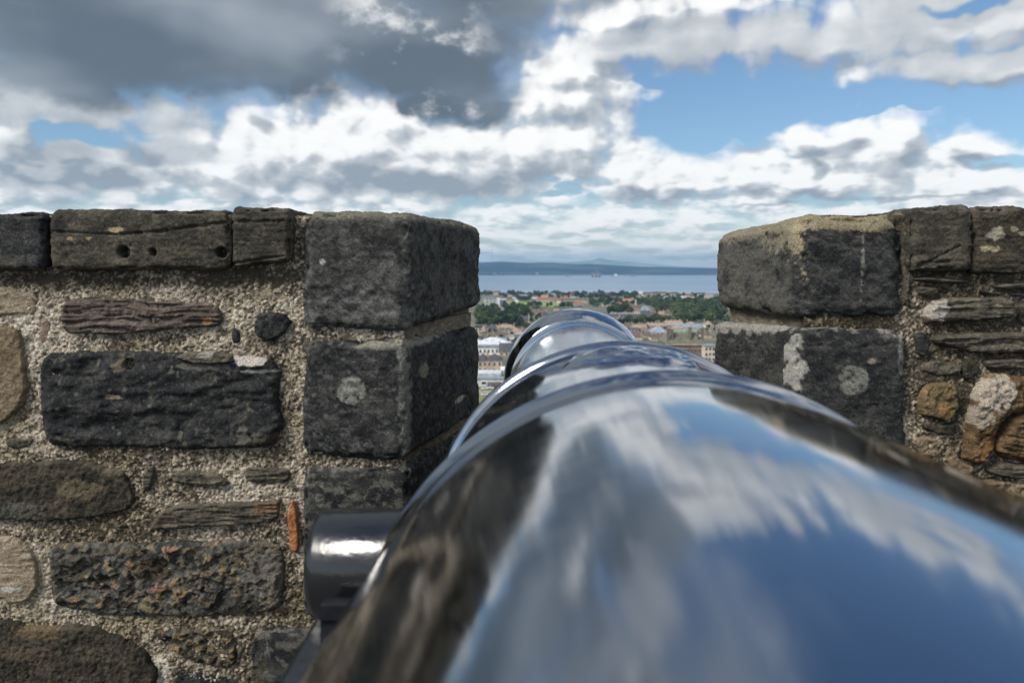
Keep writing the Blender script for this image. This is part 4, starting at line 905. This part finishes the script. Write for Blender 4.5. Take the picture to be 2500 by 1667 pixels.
house('gabled_house', 'gabled stone house beside the pale pole on the left', 'house', 1262, 1290, 792, 783, 775, 'cream', 'slate', 'gable', chim=3, win=(1, 4), chcol='tanw')
# middle distance, left
for i, (a_, b_, lab) in enumerate([(1180, 1188, 'leftmost'), (1189, 1197, 'second'), (1198, 1206, 'third'), (1206, 1213, 'rightmost')]):
    house('apartment_block', '%s of the four slim pale apartment slabs left of the playing field' % lab, 'apartment block', a_, b_, 752, 728 + i % 2, 727, 'pale', 'lead', 'flat', win=(5, 2), group='pale apartment slabs', winh=.4)
house('white_tower_block', 'bright white block between the apartment slabs and the field', 'apartment block', 1213, 1220, 750, 728, 727, 'white', 'white', 'flat', depth=9)
house('grey_office_block', 'grey banded block at the left end of the playing field', 'building', 1220, 1236, 748, 732, 730, 'lead', 'white', 'flat', win=(4, 1), winw=.9, winh=.4, depth=10, wframe='lead')
house('hipped_house', 'house with a broad brown hipped roof above the apartment slabs', 'house', 1205, 1233, 732, 728, 721, 'tanw', 'brownroof', 'hip')
house('hipped_house', 'brown roofed house left of the white pavilion', 'house', 1236, 1254, 738, 732, 725, 'sand', 'brownroof', 'hip')
house('grey_roofed_house', 'wide pale grey roof among the dark trees above the field', 'house', 1264, 1292, 729, 725, 719, 'pale', 'lead', 'hip', chim=2)
house('pavilion', 'small white pavilion on the playing field', 'pavilion', 1253, 1266, 738, 735, 732.5, 'white', 'white', 'hip', depth=8)
house('red_roofed_building', 'long building with a bright red roof behind the playing field', 'building', 1311, 1351, 738, 733, 726, 'pale', 'red', 'gable', win=(1, 8), depth=12)
house('terraced_row', 'cream terrace with many chimneys, behind the muzzle left of its notch', 'terrace', 1368, 1434, 741, 733, 728, 'cream', 'brownroof', 'gable', chim=12, win=(2, 12), winw=.3, chcol='pale')
house('red_gable_house', 'red gabled house at the left end of the cream terrace', 'house', 1360, 1370, 741, 734, 728, 'pale', 'red', 'gable')
for i, (a_, b_, y_) in enumerate([(1403, 1413, 744), (1414, 1424, 745)]):
    house('red_gable_house', 'small red roofed house in front of the cream terrace, %s of two' % ('left' if i == 0 else 'right'), 'house', a_, b_, y_ + 2, y_ - 3, y_ - 8, 'sand', 'red', 'gable')
house('long_shed', 'long low white shed below the apartment slabs', 'shed', 1176, 1203, 759, 754, 750, 'white', 'white', 'flat')
for i, (a_, b_, y_, lab) in enumerate([(1205, 1219, 758, 'left'), (1216, 1232, 761, 'middle'), (1226, 1236, 765, 'right')]):
    house('pink_roofed_house', '%s house of the pinkish roofed group under the playing field' % lab, 'house', a_, b_, y_ + 2, y_ - 3, y_ - 10, 'pale', 'pinkroof', 'hip', group='pinkish roofed houses')
for i, (a_, b_, y_) in enumerate([(1292, 1312, 757), (1300, 1330, 763), (1286, 1306, 767), (1312, 1336, 756)]):
    house('grey_brown_row', ['back', 'front', 'lowest', 'highest'][i] + ' grey brown roofed row between the field and the muzzle', 'terrace', a_, b_, y_ + 3, y_ - 2, y_ - 8, 'sand', 'brownroof', 'gable', chim=3)
# right of the muzzle
house('crescent', 'curved grey terrace end with pale gable among the trees', 'terrace', 1504, 1538, 756, 749, 743, 'tanw', 'slate', 'gable', chim=7, win=(1, 7))
house('crescent', 'right half of the grey terrace, with a hipped end', 'terrace', 1536, 1565, 766, 752, 744, 'sand', 'brownroof', 'hip', chim=5, win=(2, 6), rz=-.25)
house('domed_building', 'stone building with a rounded grey roof right of the grey terrace', 'building', 1568, 1588, 770, 758, 748, 'darkstone', 'lead', 'mansard', win=(2, 4), depth=18)
house('terraced_row', 'long stone terrace with a row of white chimneys right of the muzzle', 'terrace', 1490, 1566, 785, 774, 766, 'cream', 'slate', 'gable', chim=13, win=(2, 16), winw=.34, chcol='white')
house('slate_hall', 'grey roofed hall behind the right end of the long terrace', 'building', 1560, 1594, 779, 772, 757, 'sand', 'slate', 'hip', depth=26, chim=2)
for i, (a_, b_, y_) in enumerate([(1590, 1602, 771), (1598, 1612, 778), (1610, 1622, 770), (1620, 1634, 769), (1632, 1642, 779)]):
    house('pink_terrace_house', ['first', 'second', 'third', 'fourth', 'last'][i] + ' of the pinkish stepped houses running right towards the wood', 'house', a_, b_, y_ + 6, y_ - 3, y_ - 10, ['pale', 'white', 'tanw', 'pale', 'tanw'][i], ['brownroof', 'slate', 'pinkroof', 'brownroof', 'slate'][i], 'gable', chim=2, win=(1, 3), group='stepped pinkish houses')
house('white_villa', 'bright white villa alone among the right hand trees', 'house', 1621, 1644, 732, 727, 723, 'white', 'pale', 'hip', win=(1, 5), winw=.3)
house('white_cottage', 'small white cottage right of the white villa', 'cottage', 1661, 1671, 730, 725, 722, 'white', 'pale', 'hip')
house('orange_roofed_house', 'wide house with orange brown roofs in the trees', 'house', 1522, 1548, 741, 736, 729, 'orange', 'orange', 'gable', chim=2)
for i, (a_, b_, y_, w_, r_) in enumerate([(1556, 1570, 720, 'white', 'pale'), (1572, 1592, 721, 'cream', 'brownroof'), (1593, 1606, 720, 'sand', 'slate'), (1607, 1626, 720, 'tanw', 'brownroof'), (1628, 1640, 722, 'cream', 'slate'), (1642, 1656, 721, 'tanw', 'slate'), (1686, 1702, 724, 'tanw', 'brownroof'), (1700, 1722, 722, 'pale', 'slate'), (1722, 1741, 726, 'cream', 'lead'), (1476, 1490, 722, 'tanw', 'brownroof'), (1448, 1462, 722, 'pale', 'slate'), (1205, 1222, 718, 'tanw', 'brownroof'), (1186, 1200, 717, 'sand', 'slate')]):
    house('shore_house', None, 'house', a_, b_, y_ + 3, y_ - 4, y_ - 8, w_, r_, 'gable', chim=2, win=(1, 4) if i < 3 else None, group='pale houses along the near shore')['label'] = {'white': 'white', 'cream': 'cream', 'sand': 'sandy brown', 'tanw': 'tan', 'pale': 'pale grey'}[w_] + ' house with ' + {'pale': 'pale', 'brownroof': 'brown', 'slate': 'slate', 'lead': 'lead grey'}[r_] + ' roof, ' + ['first', 'second', 'third', 'fourth', 'fifth', 'sixth', 'seventh', 'eighth', 'last on the right', 'tenth', 'under the oil rig', 'second from the left quoin', 'closest to the left quoin'][i] + ' in the near shore line'
for i, (a_, b_, yb, ye, yt, w_, r_, k_) in enumerate([(1526, 1548, 803, 797, 790, 'tanw', 'brownroof', 'gable'), (1546, 1580, 806, 800, 793, 'cream', 'pinkroof', 'gable'), (1528, 1560, 815, 809, 801, 'sand', 'slate', 'gable'), (1540, 1590, 824, 818, 810, 'cream', 'brownroof', 'gable'),
        (1584, 1634, 822, 812, 800, 'tanw', 'bluegrey', 'hip'), (1580, 1626, 800, 796, 789, 'sand', 'pinkroof', 'gable'), (1626, 1668, 800, 794, 783, 'tanw', 'pinkroof', 'gable'), (1646, 1718, 806, 799, 791, 'pale', 'lead', 'gable'), (1590, 1640, 832, 824, 818, 'cream', 'brownroof', 'gable'), (1722, 1742, 800, 794, 783, 'white', 'pinkroof', 'hip'), (1680, 1700, 798, 792, 785, 'pale', 'pinkroof', 'hip')]):
    lab = ['short sandstone row just right of the muzzle', 'row with pinkish roof right of the muzzle, in front of the long terrace', 'dark slate roofed row low beside the muzzle curve', 'cream row with brown roof above the barrel', 'building with a big blue grey roof left of the Victorian block', 'thin pinkish roofed row above the blue grey roof', 'tall pink roofed terrace at the foot of the wood', 'long low grey roofed building behind the Victorian block', 'cream row directly in front of the blue grey roof', 'white house with pinkish hipped roof against the right quoin', 'small pink hipped house at the edge of the wood'][i]
    house('town_building', lab, 'building', a_, b_, yb, ye, yt, w_, r_, k_, chim=[3, 5, 3, 6, 0, 5, 4, 0, 5, 1, 1][i], win=(1, [4, 6, 5, 8, 5, 7, 6, 9, 8, 3, 3][i]), depth=16)
# the big Victorian block on the right
vb = house('victorian_block', 'large brown stone Victorian block with green slate roofs, towers and copper ridges at the right', 'building', 1626, 1722, 892, 838, 812, 'darkstone', 'greenslate', 'mansard', depth=34, win=None)
s_ = (vb.location.y - 17) / F
def vpx(px, py): return ((px - 1674) * s_, (892 - py) * s_)
for (a_, b_) in ((1646, 1682), (1690, 1709)):
    x0_, z0_ = vpx(a_, 811); x1_, _ = vpx(b_, 811); boxes('copper_ridge', [((x0_ + x1_) / 2, -6, z0_ - .4, x1_ - x0_, 5, 4.2 * s_)], cm('copper'), vb)
for (p, w_, yt, yb) in ((1632, 6, 803, 838), (1641, 4, 806, 838), (1685, 5, 800, 838), (1716, 5, 802, 838), (1705, 3, 808, 838)):
    x_, zt_ = vpx(p, yt); _, zb_ = vpx(p, yb); boxes('chimney', [(x_, -14, zb_, w_ * s_, 3, zt_ - zb_), (x_, -14, zt_, w_ * s_ * 1.3, 3.4, .5)], cm('darkstone'), vb)
for (p, w_) in ((1662, 20), (1700, 20)):           # cross roofs
    x_, z_ = vpx(p, 839); w2 = w_ * s_ / 2; hh = 27 * s_
    me = bpy.data.meshes.new('gable_roof'); me.from_pydata([(x_ - w2, -17.6, z_), (x_ + w2, -17.6, z_), (x_, -12, z_ + hh), (x_ - w2, 2, z_), (x_ + w2, 2, z_), (x_, 0, z_ + hh)], [], [(0, 1, 2), (0, 2, 5, 3), (1, 4, 5, 2), (0, 3, 4, 1), (3, 5, 4)]); link('gable_roof', me, cm('greenslate'), vb)
x_, z_ = vpx(1674, 842); boxes('cornice', [(0, -17.4, z_, 98 * s_, 1.2, 1.0), (0, -17.3, z_ - 3.2, 97 * s_, .7, .45)], cm('sand'), vb)
for r, (yt, yb) in enumerate(((848, 858), (866, 878))):
    for p in (1632, 1640, 1652, 1660, 1668, 1680, 1690, 1698, 1706, 1715):
        x_, zt_ = vpx(p, yt); _, zb_ = vpx(p, yb)
        f = boxes('window', [(x_, -17.05, zb_ - .2, 5.2 * s_, .16, zt_ - zb_ + .5)], cm('tanw'), vb); boxes('pane', [(x_, -17.17, zb_, 3.4 * s_, .12, zt_ - zb_)], cm('glass'), f)
house('cream_block', 'cream building with dark square windows against the right quoin', 'building', 1719, 1746, 896, 845, 842, 'cream', 'lead', 'flat', depth=14, win=(4, 3), winw=.45, winh=.55)
house('town_hall', 'stone building behind the muzzle at the left with several storeys', 'building', 1080, 1158, 900, 850, 838, 'tanw', 'slate', 'hip', win=(3, 6)) 

# thin things
def pole(name, label, px, py0, py1, dist=None, r=.5, m='pale', cat='pole'):
    g_ = ground_at(px, py1) if dist is None else at(px, py1, dist); h = (py1 - py0) * g_.y / F
    V = []; n = 8
    for z, rr in ((0, r), (h * .96, r * .6), (h, r * .2)):
        for k in range(n): V.append((rr * math.cos(k * 2 * math.pi / n), rr * math.sin(k * 2 * math.pi / n), z))
    Fq = [(i * n + k, i * n + (k + 1) % n, (i + 1) * n + (k + 1) % n, (i + 1) * n + k) for i in range(2) for k in range(n)]
    o = link(name, mesh_np(name, V, Fq), cm(m)); o.location = g_; tag(o, label, cat)
    return o
pole('column', 'slender pale column standing by the gabled stone house at the left', 1291, 765, 790, r=.62)
pole('column', 'slender pale column just right of the muzzle', 1512.5, 767, 785, r=.55)
pole('spire', 'tiny pale spire among the right hand trees', 1552, 731, 745, r=1.6, cat='spire')
mast = empty('radio_mast', at(1201, 640, 12700)); tag(mast, 'thin radio mast on the hill across the water', 'mast')
s12 = 12700 / F
boxes('mast_tube', [(0, 0, -20, 5.0, 5.0, 200), (0, 0, 180, 3.4, 3.4, 75)], mat('galvanised_mast', (.3, .32, .35), .6), mast)
boxes('aerial', [(0, 0, 60, 9, 9, 4), (0, 0, 130, 8, 8, 4), (0, 0, 176, 9, 9, 5)], mat('aerial_drums', (.5, .5, .5), .6), mast)

# rig and ships
RD = 9050.; s9 = RD / F
M_RIG = mat('rig_steel', (.30, .21, .19), .7); M_RED = mat('ship_red', (.62, .10, .05), .5); M_WHT = mat('ship_white', (.85, .85, .83), .5); M_DK = mat('rig_dark', (.08, .09, .11), .7)
rp = at(1455.5, 677, RD); rig = empty('oil_rig', (rp.x, RD, SEA)); tag(rig, 'oil rig with a tall derrick standing in the firth', 'oil rig')
for a_ in (-1, 0, 1):
    for b_ in (-1, 1): boxes('leg', [(a_ * 40, b_ * 30, -5, 11, 11, 34)], M_DK, rig)
boxes('pontoon', [(0, -30, -2, 100, 14, 6), (0, 30, -2, 100, 14, 6)], M_DK, rig)
boxes('deck', [(0, 0, 27, 106, 76, 12), (-28, 0, 39, 30, 50, 8), (30, 5, 39, 26, 40, 10)], M_RIG, rig)
def lattice(name, x, w0, w1, z0, z1, m, parent, tilt=0, t_=2.0):
    V = []; Fq = []
    def bar(a, b):
        a = Vector(a); b = Vector(b); d = (b - a).normalized(); u = d.orthogonal().normalized() * t_ / 2; v = d.cross(u); k = len(V)
        for p in (a, b):
            for q in (u, v, -u, -v): V.append(tuple(p + q))
        for i in range(4): Fq.append((k + i, k + (i + 1) % 4, k + 4 + (i + 1) % 4, k + 4 + i))
    n = 5; lv = []
    for i in range(n + 1):
        u = i / n; w = w0 + (w1 - w0) * u; z = z0 + (z1 - z0) * u; cx = x + tilt * u; lv.append([(cx - w, -w, z), (cx + w, -w, z), (cx + w, w, z), (cx - w, w, z)])
    for i in range(n):
        for k in range(4): bar(lv[i][k], lv[i + 1][k]); bar(lv[i][k], lv[i + 1][(k + 1) % 4]); bar(lv[i + 1][k], lv[i + 1][(k + 1) % 4])
    return link(name, mesh_np(name, V, Fq, smooth=False), m, parent)
lattice('derrick', -1, 8, 2.5, 39, 100, M_RIG, rig, t_=2.6)
lattice('crane', 24, 3, 1.2, 45, 74, M_RIG, rig, tilt=10); lattice('crane', -34, 3, 1.2, 45, 68, M_RIG, rig, tilt=-12)
def ship(px, py, L, label, hullm, house_at, sup, rz):
    d = 121 * F / (py - 651); p = at(px, py, d); o = empty('ship', (p.x, d, SEA), rz); tag(o, label, 'ship')
    n = 12; V = []
    for i in range(n + 1):
        u = i / n; w = L * .085 * math.sin(min(1, (1 - u) * 2.2 + .02) * math.pi / 2) * (1 if u > .05 else .8); sh = 6 + 5 * max(0, u - .6) ** 1.5 * 4
        x = (u - .5) * L; V += [(x, -w * .7, -2), (x, -w, sh), (x, w, sh), (x, w * .7, -2)]
    Fq = [(i * 4 + k, (i + 1) * 4 + k, (i + 1) * 4 + k + 1, i * 4 + k + 1) for i in range(n) for k in range(3)] + [(0, 1, 2, 3), (n * 4 + 3, n * 4 + 2, n * 4 + 1, n * 4)]
    link('hull', mesh_np('hull', V, Fq, smooth=False), hullm, o)
    x = house_at * L; boxes('superstructure', [(x, 0, 6, L * .26 * sup, L * .14, 9 * sup), (x, 0, 6 + 9 * sup, L * .18 * sup, L * .12, 6 * sup), (x, 0, 6 + 15 * sup, L * .10 * sup, L * .08, 5 * sup)], M_WHT if sup > 1 else M_RED, o)
    boxes('mast', [(x, 0, 6 + 18 * sup, 1.5, 1.5, 9)], M_WHT, o)
    return o
ship(1387, 676, 66, 'small red ship left of the oil rig', M_RED, -.25, .9, 0)
ship(1499, 676, 92, 'white and red supply ship right of the oil rig', M_RED, .22, 1.7, 0)
ship(1545, 676, 62, 'small red ship farthest right on the water', M_RED, -.2, .8, 0)
# little town on the far shore
base_h = None
hx = [(1182, 669), (1188, 671), (1196, 670), (1206, 671), (1211, 672), (1222, 671), (1232, 670), (1251, 668), (1256, 669), (1262, 670), (1291, 664), (1296, 665), (1300, 664), (1305, 666), (1298, 669), (1312, 671), (1240, 671), (1175, 668)]
for i, (px, py) in enumerate(hx):
    p = at(px, 671.3, 11240 - random.random() * 40); w = 16 + random.random() * 14
    if base_h is None:
        base_h = empty('waterfront_house', (0, 0, 0)); boxes('wall', [(0, 0, -14, 24, 14, 26)], cm('white'), base_h); link('roof', roof_me(24, 14, 6, 12, 'gable'), cm('pinkroof'), base_h); o = base_h
    else:
        o = base_h.copy(); C.objects.link(o)
        for ch in base_h.children: c2 = ch.copy(); C.objects.link(c2); c2.parent = o
    o.location = (p.x, 11290 + (672 - py) * 60, SEA + 3 + (672 - py) * 7.5); o.scale = (random.uniform(.6, 1.4),) * 3
    tag(o, 'tiny pale house of the town on the far shore below the hill', 'house', 'pale houses of the far shore town')
# playing field and lawn, sheets laid on the ground
def patch(name, pts, m, lift):
    P_ = [ground_at(*p) for p in pts]; me = bpy.data.meshes.new(name); me.from_pydata([(p.x, p.y, p.z + lift) for p in P_], [], [tuple(range(len(P_)))])
    return tag(link(name, me, m), kind='structure')
M_TURF = noisy('mown_turf', (.20, .29, .08), (.26, .35, .12), .03, .95); M_LAWN = noisy('dry_lawn', (.18, .21, .07), (.26, .27, .12), .05, .95)
def field(name, px0, px1, py0, py1, m, lift):
    V = []; nx, ny = 24, 10
    for j in range(ny + 1):
        for i in range(nx + 1):
            g_ = ground_at(px0 + (px1 - px0) * i / nx, py1 + (py0 - py1) * j / ny); V.append((g_.x, g_.y, g_.z + lift))
    Fq = [(j * (nx + 1) + i, j * (nx + 1) + i + 1, (j + 1) * (nx + 1) + i + 1, (j + 1) * (nx + 1) + i) for j in range(ny) for i in range(nx)]
    return tag(link(name, mesh_np(name, V, Fq), m), kind='structure')
field('playing_field', 1228, 1372, 737.5, 751, M_TURF, .8)
field('lawn', 1120, 1300, 950, 1010, M_LAWN, .3)
field('path', 1150, 1260, 957, 961, noisy('path_gravel', (.34, .31, .26), (.42, .39, .33), .3, .95), .45)
# parked cars on the path
def make_car(m):
    o = empty('parked_car')
    me = box_me('body', 4.3, 1.8, .75, .18, (0, 0, .68)); link('body', me, m, o)
    bm = bmesh.new(); bmesh.ops.create_cube(bm, size=1); bmesh.ops.scale(bm, verts=bm.verts, vec=(2.4, 1.6, .62)); bmesh.ops.translate(bm, verts=bm.verts, vec=(-.1, 0, 1.32))
    for v in bm.verts:
        if v.co.z > 1.3: v.co.x = -.1 + (v.co.x + .1) * .68; v.co.y *= .86
    me = bpy.data.meshes.new('cabin'); bm.to_mesh(me); bm.free(); cb = link('cabin', me, cm('glass'), o)
    link('roof', box_me('roof', 1.6, 1.36, .07, .02, (-.1, 0, 1.655)), m, o)
    w_ = wheel(.33, .2); tm = mat('tyre', (.02, .02, .02), .8)
    for x in (-1.35, 1.35):
        for y in (-1, 1):
            c2 = link('wheel', w_, tm, o); c2.location = (x, y * .82 + (.1 if y < 0 else -.1), .33); c2.rotation_euler = (0, 0, math.pi / 2 * 1)
    return o
car0 = make_car(mat('white_car_paint', (.8, .8, .8), .3))
spots = [(1183, 951.5, 'leftmost'), (1191, 949, 'second'), (1198, 950.5, 'rightmost'), (1183, 966.5, 'lowest')]
for i, (px, py, lab) in enumerate(spots):
    if i == 0: o = car0
    else:
        o = car0.copy(); C.objects.link(o)
        for ch in car0.children: c2 = ch.copy(); C.objects.link(c2); c2.parent = o
    g_ = ground_at(px, py); o.location = (g_.x, g_.y, g_.z + .45); o.rotation_euler.z = random.uniform(-.3, .3)
    tag(o, '%s white car parked by the lawn between the left quoin and the barrel' % lab, 'car', 'white cars parked by the lawn')

# ------------------------------------------------------------------ trees
def leaf_mat(name, c1, c2):
    m = mat(name, c1, .8, spec=.2); t = NT(m.node_tree); b = t.n['Principled BSDF']; tc = t.node('ShaderNodeTexCoord'); gi_ = t.node('ShaderNodeObjectInfo')
    n = t.noise(tc.outputs['Object'], .45, 3, .6); f = t.m('ADD', t.m('MULTIPLY', n, .9), t.m('MULTIPLY', t.m('SUBTRACT', gi_.outputs['Random'], .5), .7))
    t.l.new(t.mix(t.ss(f, .15, .85), c1, c2), b.inputs['Base Color']); return m
LM = [leaf_mat('dark_foliage', (.030, .050, .028), (.075, .105, .05)), leaf_mat('mid_foliage', (.05, .078, .036), (.115, .15, .065)), leaf_mat('light_foliage', (.07, .095, .035), (.14, .17, .07))]
M_BARK = noisy('bark', (.05, .04, .03), (.09, .075, .055), 2, .9)
def crown_me(seed, h=12, spread=1.0, conic=False):
    r_ = random.Random(seed); V = []; Fq = []
    cl = []
    for k in range(26):
        u = r_.random(); z = h * (.28 + .66 * u); rad = h * .36 * spread * (math.sin(math.pi * (.18 + .72 * u)) if not conic else (1.05 - u)) ; a_ = r_.uniform(0, 6.283); q = rad * math.sqrt(r_.random())
        cl.append((q * math.cos(a_), q * math.sin(a_), z, h * r_.uniform(.09, .17)))
    for (cx, cy, cz, cr) in cl:
        for k in range(74):
            d = Vector((r_.gauss(0, 1), r_.gauss(0, 1), r_.gauss(0, 1))).normalized(); p = Vector((cx, cy, cz)) + d * cr * r_.uniform(.7, 1.08) * Vector((1, 1, .8)).length / 1.6
            nrm = (d + Vector((r_.gauss(0, .4), r_.gauss(0, .4), r_.gauss(0, .4)))).normalized(); u_ = nrm.orthogonal().normalized(); v_ = nrm.cross(u_); s = h * r_.uniform(.022, .042); k0 = len(V)
            for a2, b2 in ((-1, -1), (1, -.8), (.9, 1), (-.8, .9)): V.append(tuple(p + u_ * a2 * s + v_ * b2 * s))
            Fq.append((k0, k0 + 1, k0 + 2, k0 + 3))
    return mesh_np('crown', V, Fq, smooth=False)
def trunk_me(h=12):
    bm = bmesh.new()
    def limb(a, b, r0, r1):
        a = Vector(a); b = Vector(b); d = b - a; mm = Matrix.Translation((a + b) / 2) @ d.to_track_quat('Z', 'Y').to_matrix().to_4x4()
        bmesh.ops.create_cone(bm, cap_ends=True, segments=7, radius1=r0, radius2=r1, depth=d.length, matrix=mm)
    limb((0, 0, -2), (0, 0, h * .5), .4, .25)
    for k in range(5): a_ = k * 1.3; limb((0, 0, h * (.25 + .05 * k)), (h * .24 * math.cos(a_), h * .24 * math.sin(a_), h * (.55 + .07 * k)), .18, .06)
    me = bpy.data.meshes.new('trunk'); bm.to_mesh(me); bm.free(); return me
protos = []
for li in range(3):
    for sd in range(3):
        protos.append((crown_me(10 * li + sd, 12, [1.15, .9, 1.3][sd]), li))
con = (crown_me(77, 13, .75, True), 0)
tme = trunk_me()
for me, li in protos + [con]: me.materials.append(LM[li])
tme.materials.append(M_BARK)
def tree(px, py, hpx, li, label, group):
    g_ = ground_at(px, py); h = hpx * g_.y / F; me, _ = random.choice([p for p in protos if p[1] == li]) if li < 3 else con
    o = empty(['dark_tree', 'leafy_tree', 'light_tree', 'conifer'][li], g_, random.uniform(0, 6.28)); sc_ = h / 12; o.scale = (sc_ * random.uniform(.9, 1.25), sc_ * random.uniform(.9, 1.25), sc_)
    for nm, m_ in (('crown', me), ('trunk', tme)):
        c2 = bpy.data.objects.new(nm, m_); C.objects.link(c2); c2.parent = o
    tag(o, label, 'tree', group)
REG = [  # px0, px1, py0, py1, n, h px, kinds, phrase
    (1176, 1200, 718, 722, 7, 9, (0, 0, 1), 'small dark tree at the left end of the shoreline belt', 'trees at the left end of the shore belt'),
    (1218, 1400, 720, 729, 50, 11, (0, 0, 1, 3), 'dark tree in the belt along the near shore, left of the muzzle notch', 'trees of the left shore belt'),
    (1400, 1560, 720, 731, 42, 12, (0, 0, 1), 'dark tree in the belt along the near shore, below the oil rig', 'trees of the middle shore belt'),
    (1560, 1742, 724, 738, 46, 10, (0, 1, 1, 2), 'tree among the pale houses of the right shore', 'trees of the right shore'),
    (1262, 1292, 731, 737, 9, 11, (0,), 'dark tree at the top edge of the playing field', 'dark trees above the playing field'),
    (1297, 1322, 745, 749, 7, 10, (0,), 'dark tree in the clump standing on the playing field', 'clump on the playing field'),
    (1330, 1352, 745, 750, 3, 9, (3, 0), 'small tree alone at the right of the playing field', 'small trees by the playing field'),
    (1366, 1400, 745, 752, 10, 11, (0, 1), 'tree between the field and the muzzle', 'trees beyond the muzzle top'),
    (1440, 1490, 738, 752, 18, 13, (0, 1), 'dark tree behind the right shoulder of the muzzle', 'trees behind the muzzle shoulder'),
    (1494, 1560, 733, 748, 22, 11, (0, 1, 1), 'tree around the orange roofed house', 'trees round the orange roofed house'),
    (1484, 1545, 758, 768, 20, 17, (0, 0, 1), 'dark tree in the clump above the long chimneyed terrace', 'clump above the long terrace'),
    (1560, 1745, 738, 752, 44, 15, (0, 1, 1, 2), 'tree in the upper part of the right hand wood', 'upper part of the wood'),
    (1596, 1748, 752, 770, 46, 20, (1, 2, 0, 2), 'tree in the middle of the right hand wood', 'middle of the wood'),
    (1642, 1750, 770, 792, 34, 24, (1, 1, 2, 0), 'large tree at the front of the right hand wood', 'front of the wood'),
    (1540, 1640, 784, 794, 22, 17, (1, 2, 0), 'tree below the stepped pinkish houses', 'trees below the stepped houses'),
    (1502, 1540, 786, 796, 7, 16, (0, 1), 'tree close right of the muzzle beside the pale column', 'trees right of the muzzle'),
    (1230, 1300, 752, 776, 24, 17, (0, 1, 1), 'tree between the playing field and the gabled stone house', 'trees under the playing field'),
    (1166, 1215, 762, 782, 20, 22, (1, 1, 0), 'leafy tree in the left clump beside the quoin', 'upper left clump'),
    (1164, 1264, 782, 798, 26, 25, (1, 1, 0, 2), 'large leafy tree in front of the left clump', 'front of the left clump'),
    (1252, 1290, 796, 802, 5, 15, (2, 1), 'light green tree under the gabled stone house', 'light trees by the muzzle'),
    (1726, 1748, 790, 800, 3, 13, (2,), 'light green tree by the right quoin', 'light trees by the right quoin'),
    (1552, 1575, 818, 822, 3, 11, (1,), 'small tree between the rows above the barrel', 'small trees between the rows'),
    (1745, 1775, 745, 792, 16, 20, (1, 2, 0), 'tree at the right end of the wood against the quoin', 'trees at the right end of the wood'),
    (1530, 1745, 798, 826, 26, 9, (0, 1, 2), 'small garden tree between the town rows above the barrel', 'garden trees between the near rows, right'),
    (1166, 1262, 806, 840, 16, 10, (0, 1), 'small garden tree between the town rows left of the muzzle', 'garden trees between the near rows, left'),
    (1240, 1330, 757, 790, 26, 11, (0, 1, 1), 'small tree among the grey brown roofs left of the muzzle', 'trees among the grey brown roofs'),
]
for (a_, b_, c_y, d_y, n, hp, kinds, lab, grp_) in REG:
    for i in range(n):
        li = random.choice(kinds)
        w_ = ['very dark', 'mid green', 'light green', 'pointed dark'][li]; lab_ = lab.replace('dark ', '', 1)
        tree(a_ + (b_ - a_) * (i + random.random()) / n, c_y + (d_y - c_y) * random.random(), hp * random.uniform(.75, 1.2), li, w_ + ' ' + lab_, grp_)
# scattered distant roofs between the trees
fill = []
for i in range(46):
    px = random.uniform(1240, 1740); py = random.uniform(723, 748) if px > 1390 else random.uniform(722, 730)
    if 1230 < px < 1372 and py > 733: continue
    if px > 1600 and py > 740: continue
    w = random.uniform(8, 15); wc = random.choice(['tanw', 'pale', 'cream', 'sand', 'white']); rc = random.choice(['slate', 'brownroof', 'pinkroof', 'slate', 'lead', 'red']); kc = random.choice(['gable', 'hip'])
    house('distant_house', None, 'house', px - w / 2, px + w / 2, py + 1, py - 4, py - 8, wc, rc, kc, group='houses scattered among the trees')['label'] = 'small %s house, %s %s roof, among trees %s' % ({'tanw': 'tan', 'pale': 'pale grey', 'cream': 'cream', 'sand': 'brown', 'white': 'white'}[wc], {'slate': 'dark slate', 'brownroof': 'brown', 'pinkroof': 'pinkish', 'lead': 'grey', 'red': 'red'}[rc], {'gable': 'gabled', 'hip': 'hipped'}[kc], 'left of the muzzle' if px < 1400 else 'near the right shore' if py < 733 else 'right of the muzzle')
for i in range(26):
    px = random.uniform(1545, 1740) if i % 2 else random.uniform(1170, 1262); py = random.uniform(803, 836) if i % 2 else random.uniform(806, 842); w = random.uniform(14, 30)
    house('town_house', None, 'house', px - w / 2, px + w / 2, py + 2, py - 5, py - 11, random.choice(['tanw', 'cream', 'pale', 'white']), random.choice(['slate', 'brownroof', 'lead', 'pinkroof']), random.choice(['gable', 'hip']), chim=2, group='town roofs crowding the near streets')['label'] = 'small stone fronted town house crowded between the larger near buildings'
for i in range(10):
    px = random.choice([random.uniform(1290, 1500), random.uniform(1260, 1340)]); py = random.uniform(752, 800); w = random.uniform(10, 22)
    house('town_house', None, 'house', px - w / 2, px + w / 2, py + 2, py - 5, py - 11, random.choice(['tanw', 'cream', 'sand']), random.choice(['slate', 'brownroof']), 'gable', chim=2, group='town houses mostly hidden behind the muzzle')['label'] = 'stone town house mostly hidden behind the muzzle'

# ------------------------------------------------------------------ haze
hb = boxes('haze', [(0, 13400, SEA - 8, 110000, 28000, 121 + 8 + 330)], None, None)
hm = bpy.data.materials.new('thin_sea_haze'); hm.use_nodes = True; hn = hm.node_tree; hn.nodes.remove(hn.nodes['Principled BSDF'])
pv = hn.nodes.new('ShaderNodeVolumePrincipled'); pv.inputs['Density'].default_value = 5.4e-5; pv.inputs['Color'].default_value = (.33, .66, 1.0, 1); pv.inputs['Anisotropy'].default_value = .1
hn.links.new(pv.outputs[0], hn.nodes['Material Output'].inputs['Volume']); hb.data.materials.append(hm); tag(hb, kind='stuff')
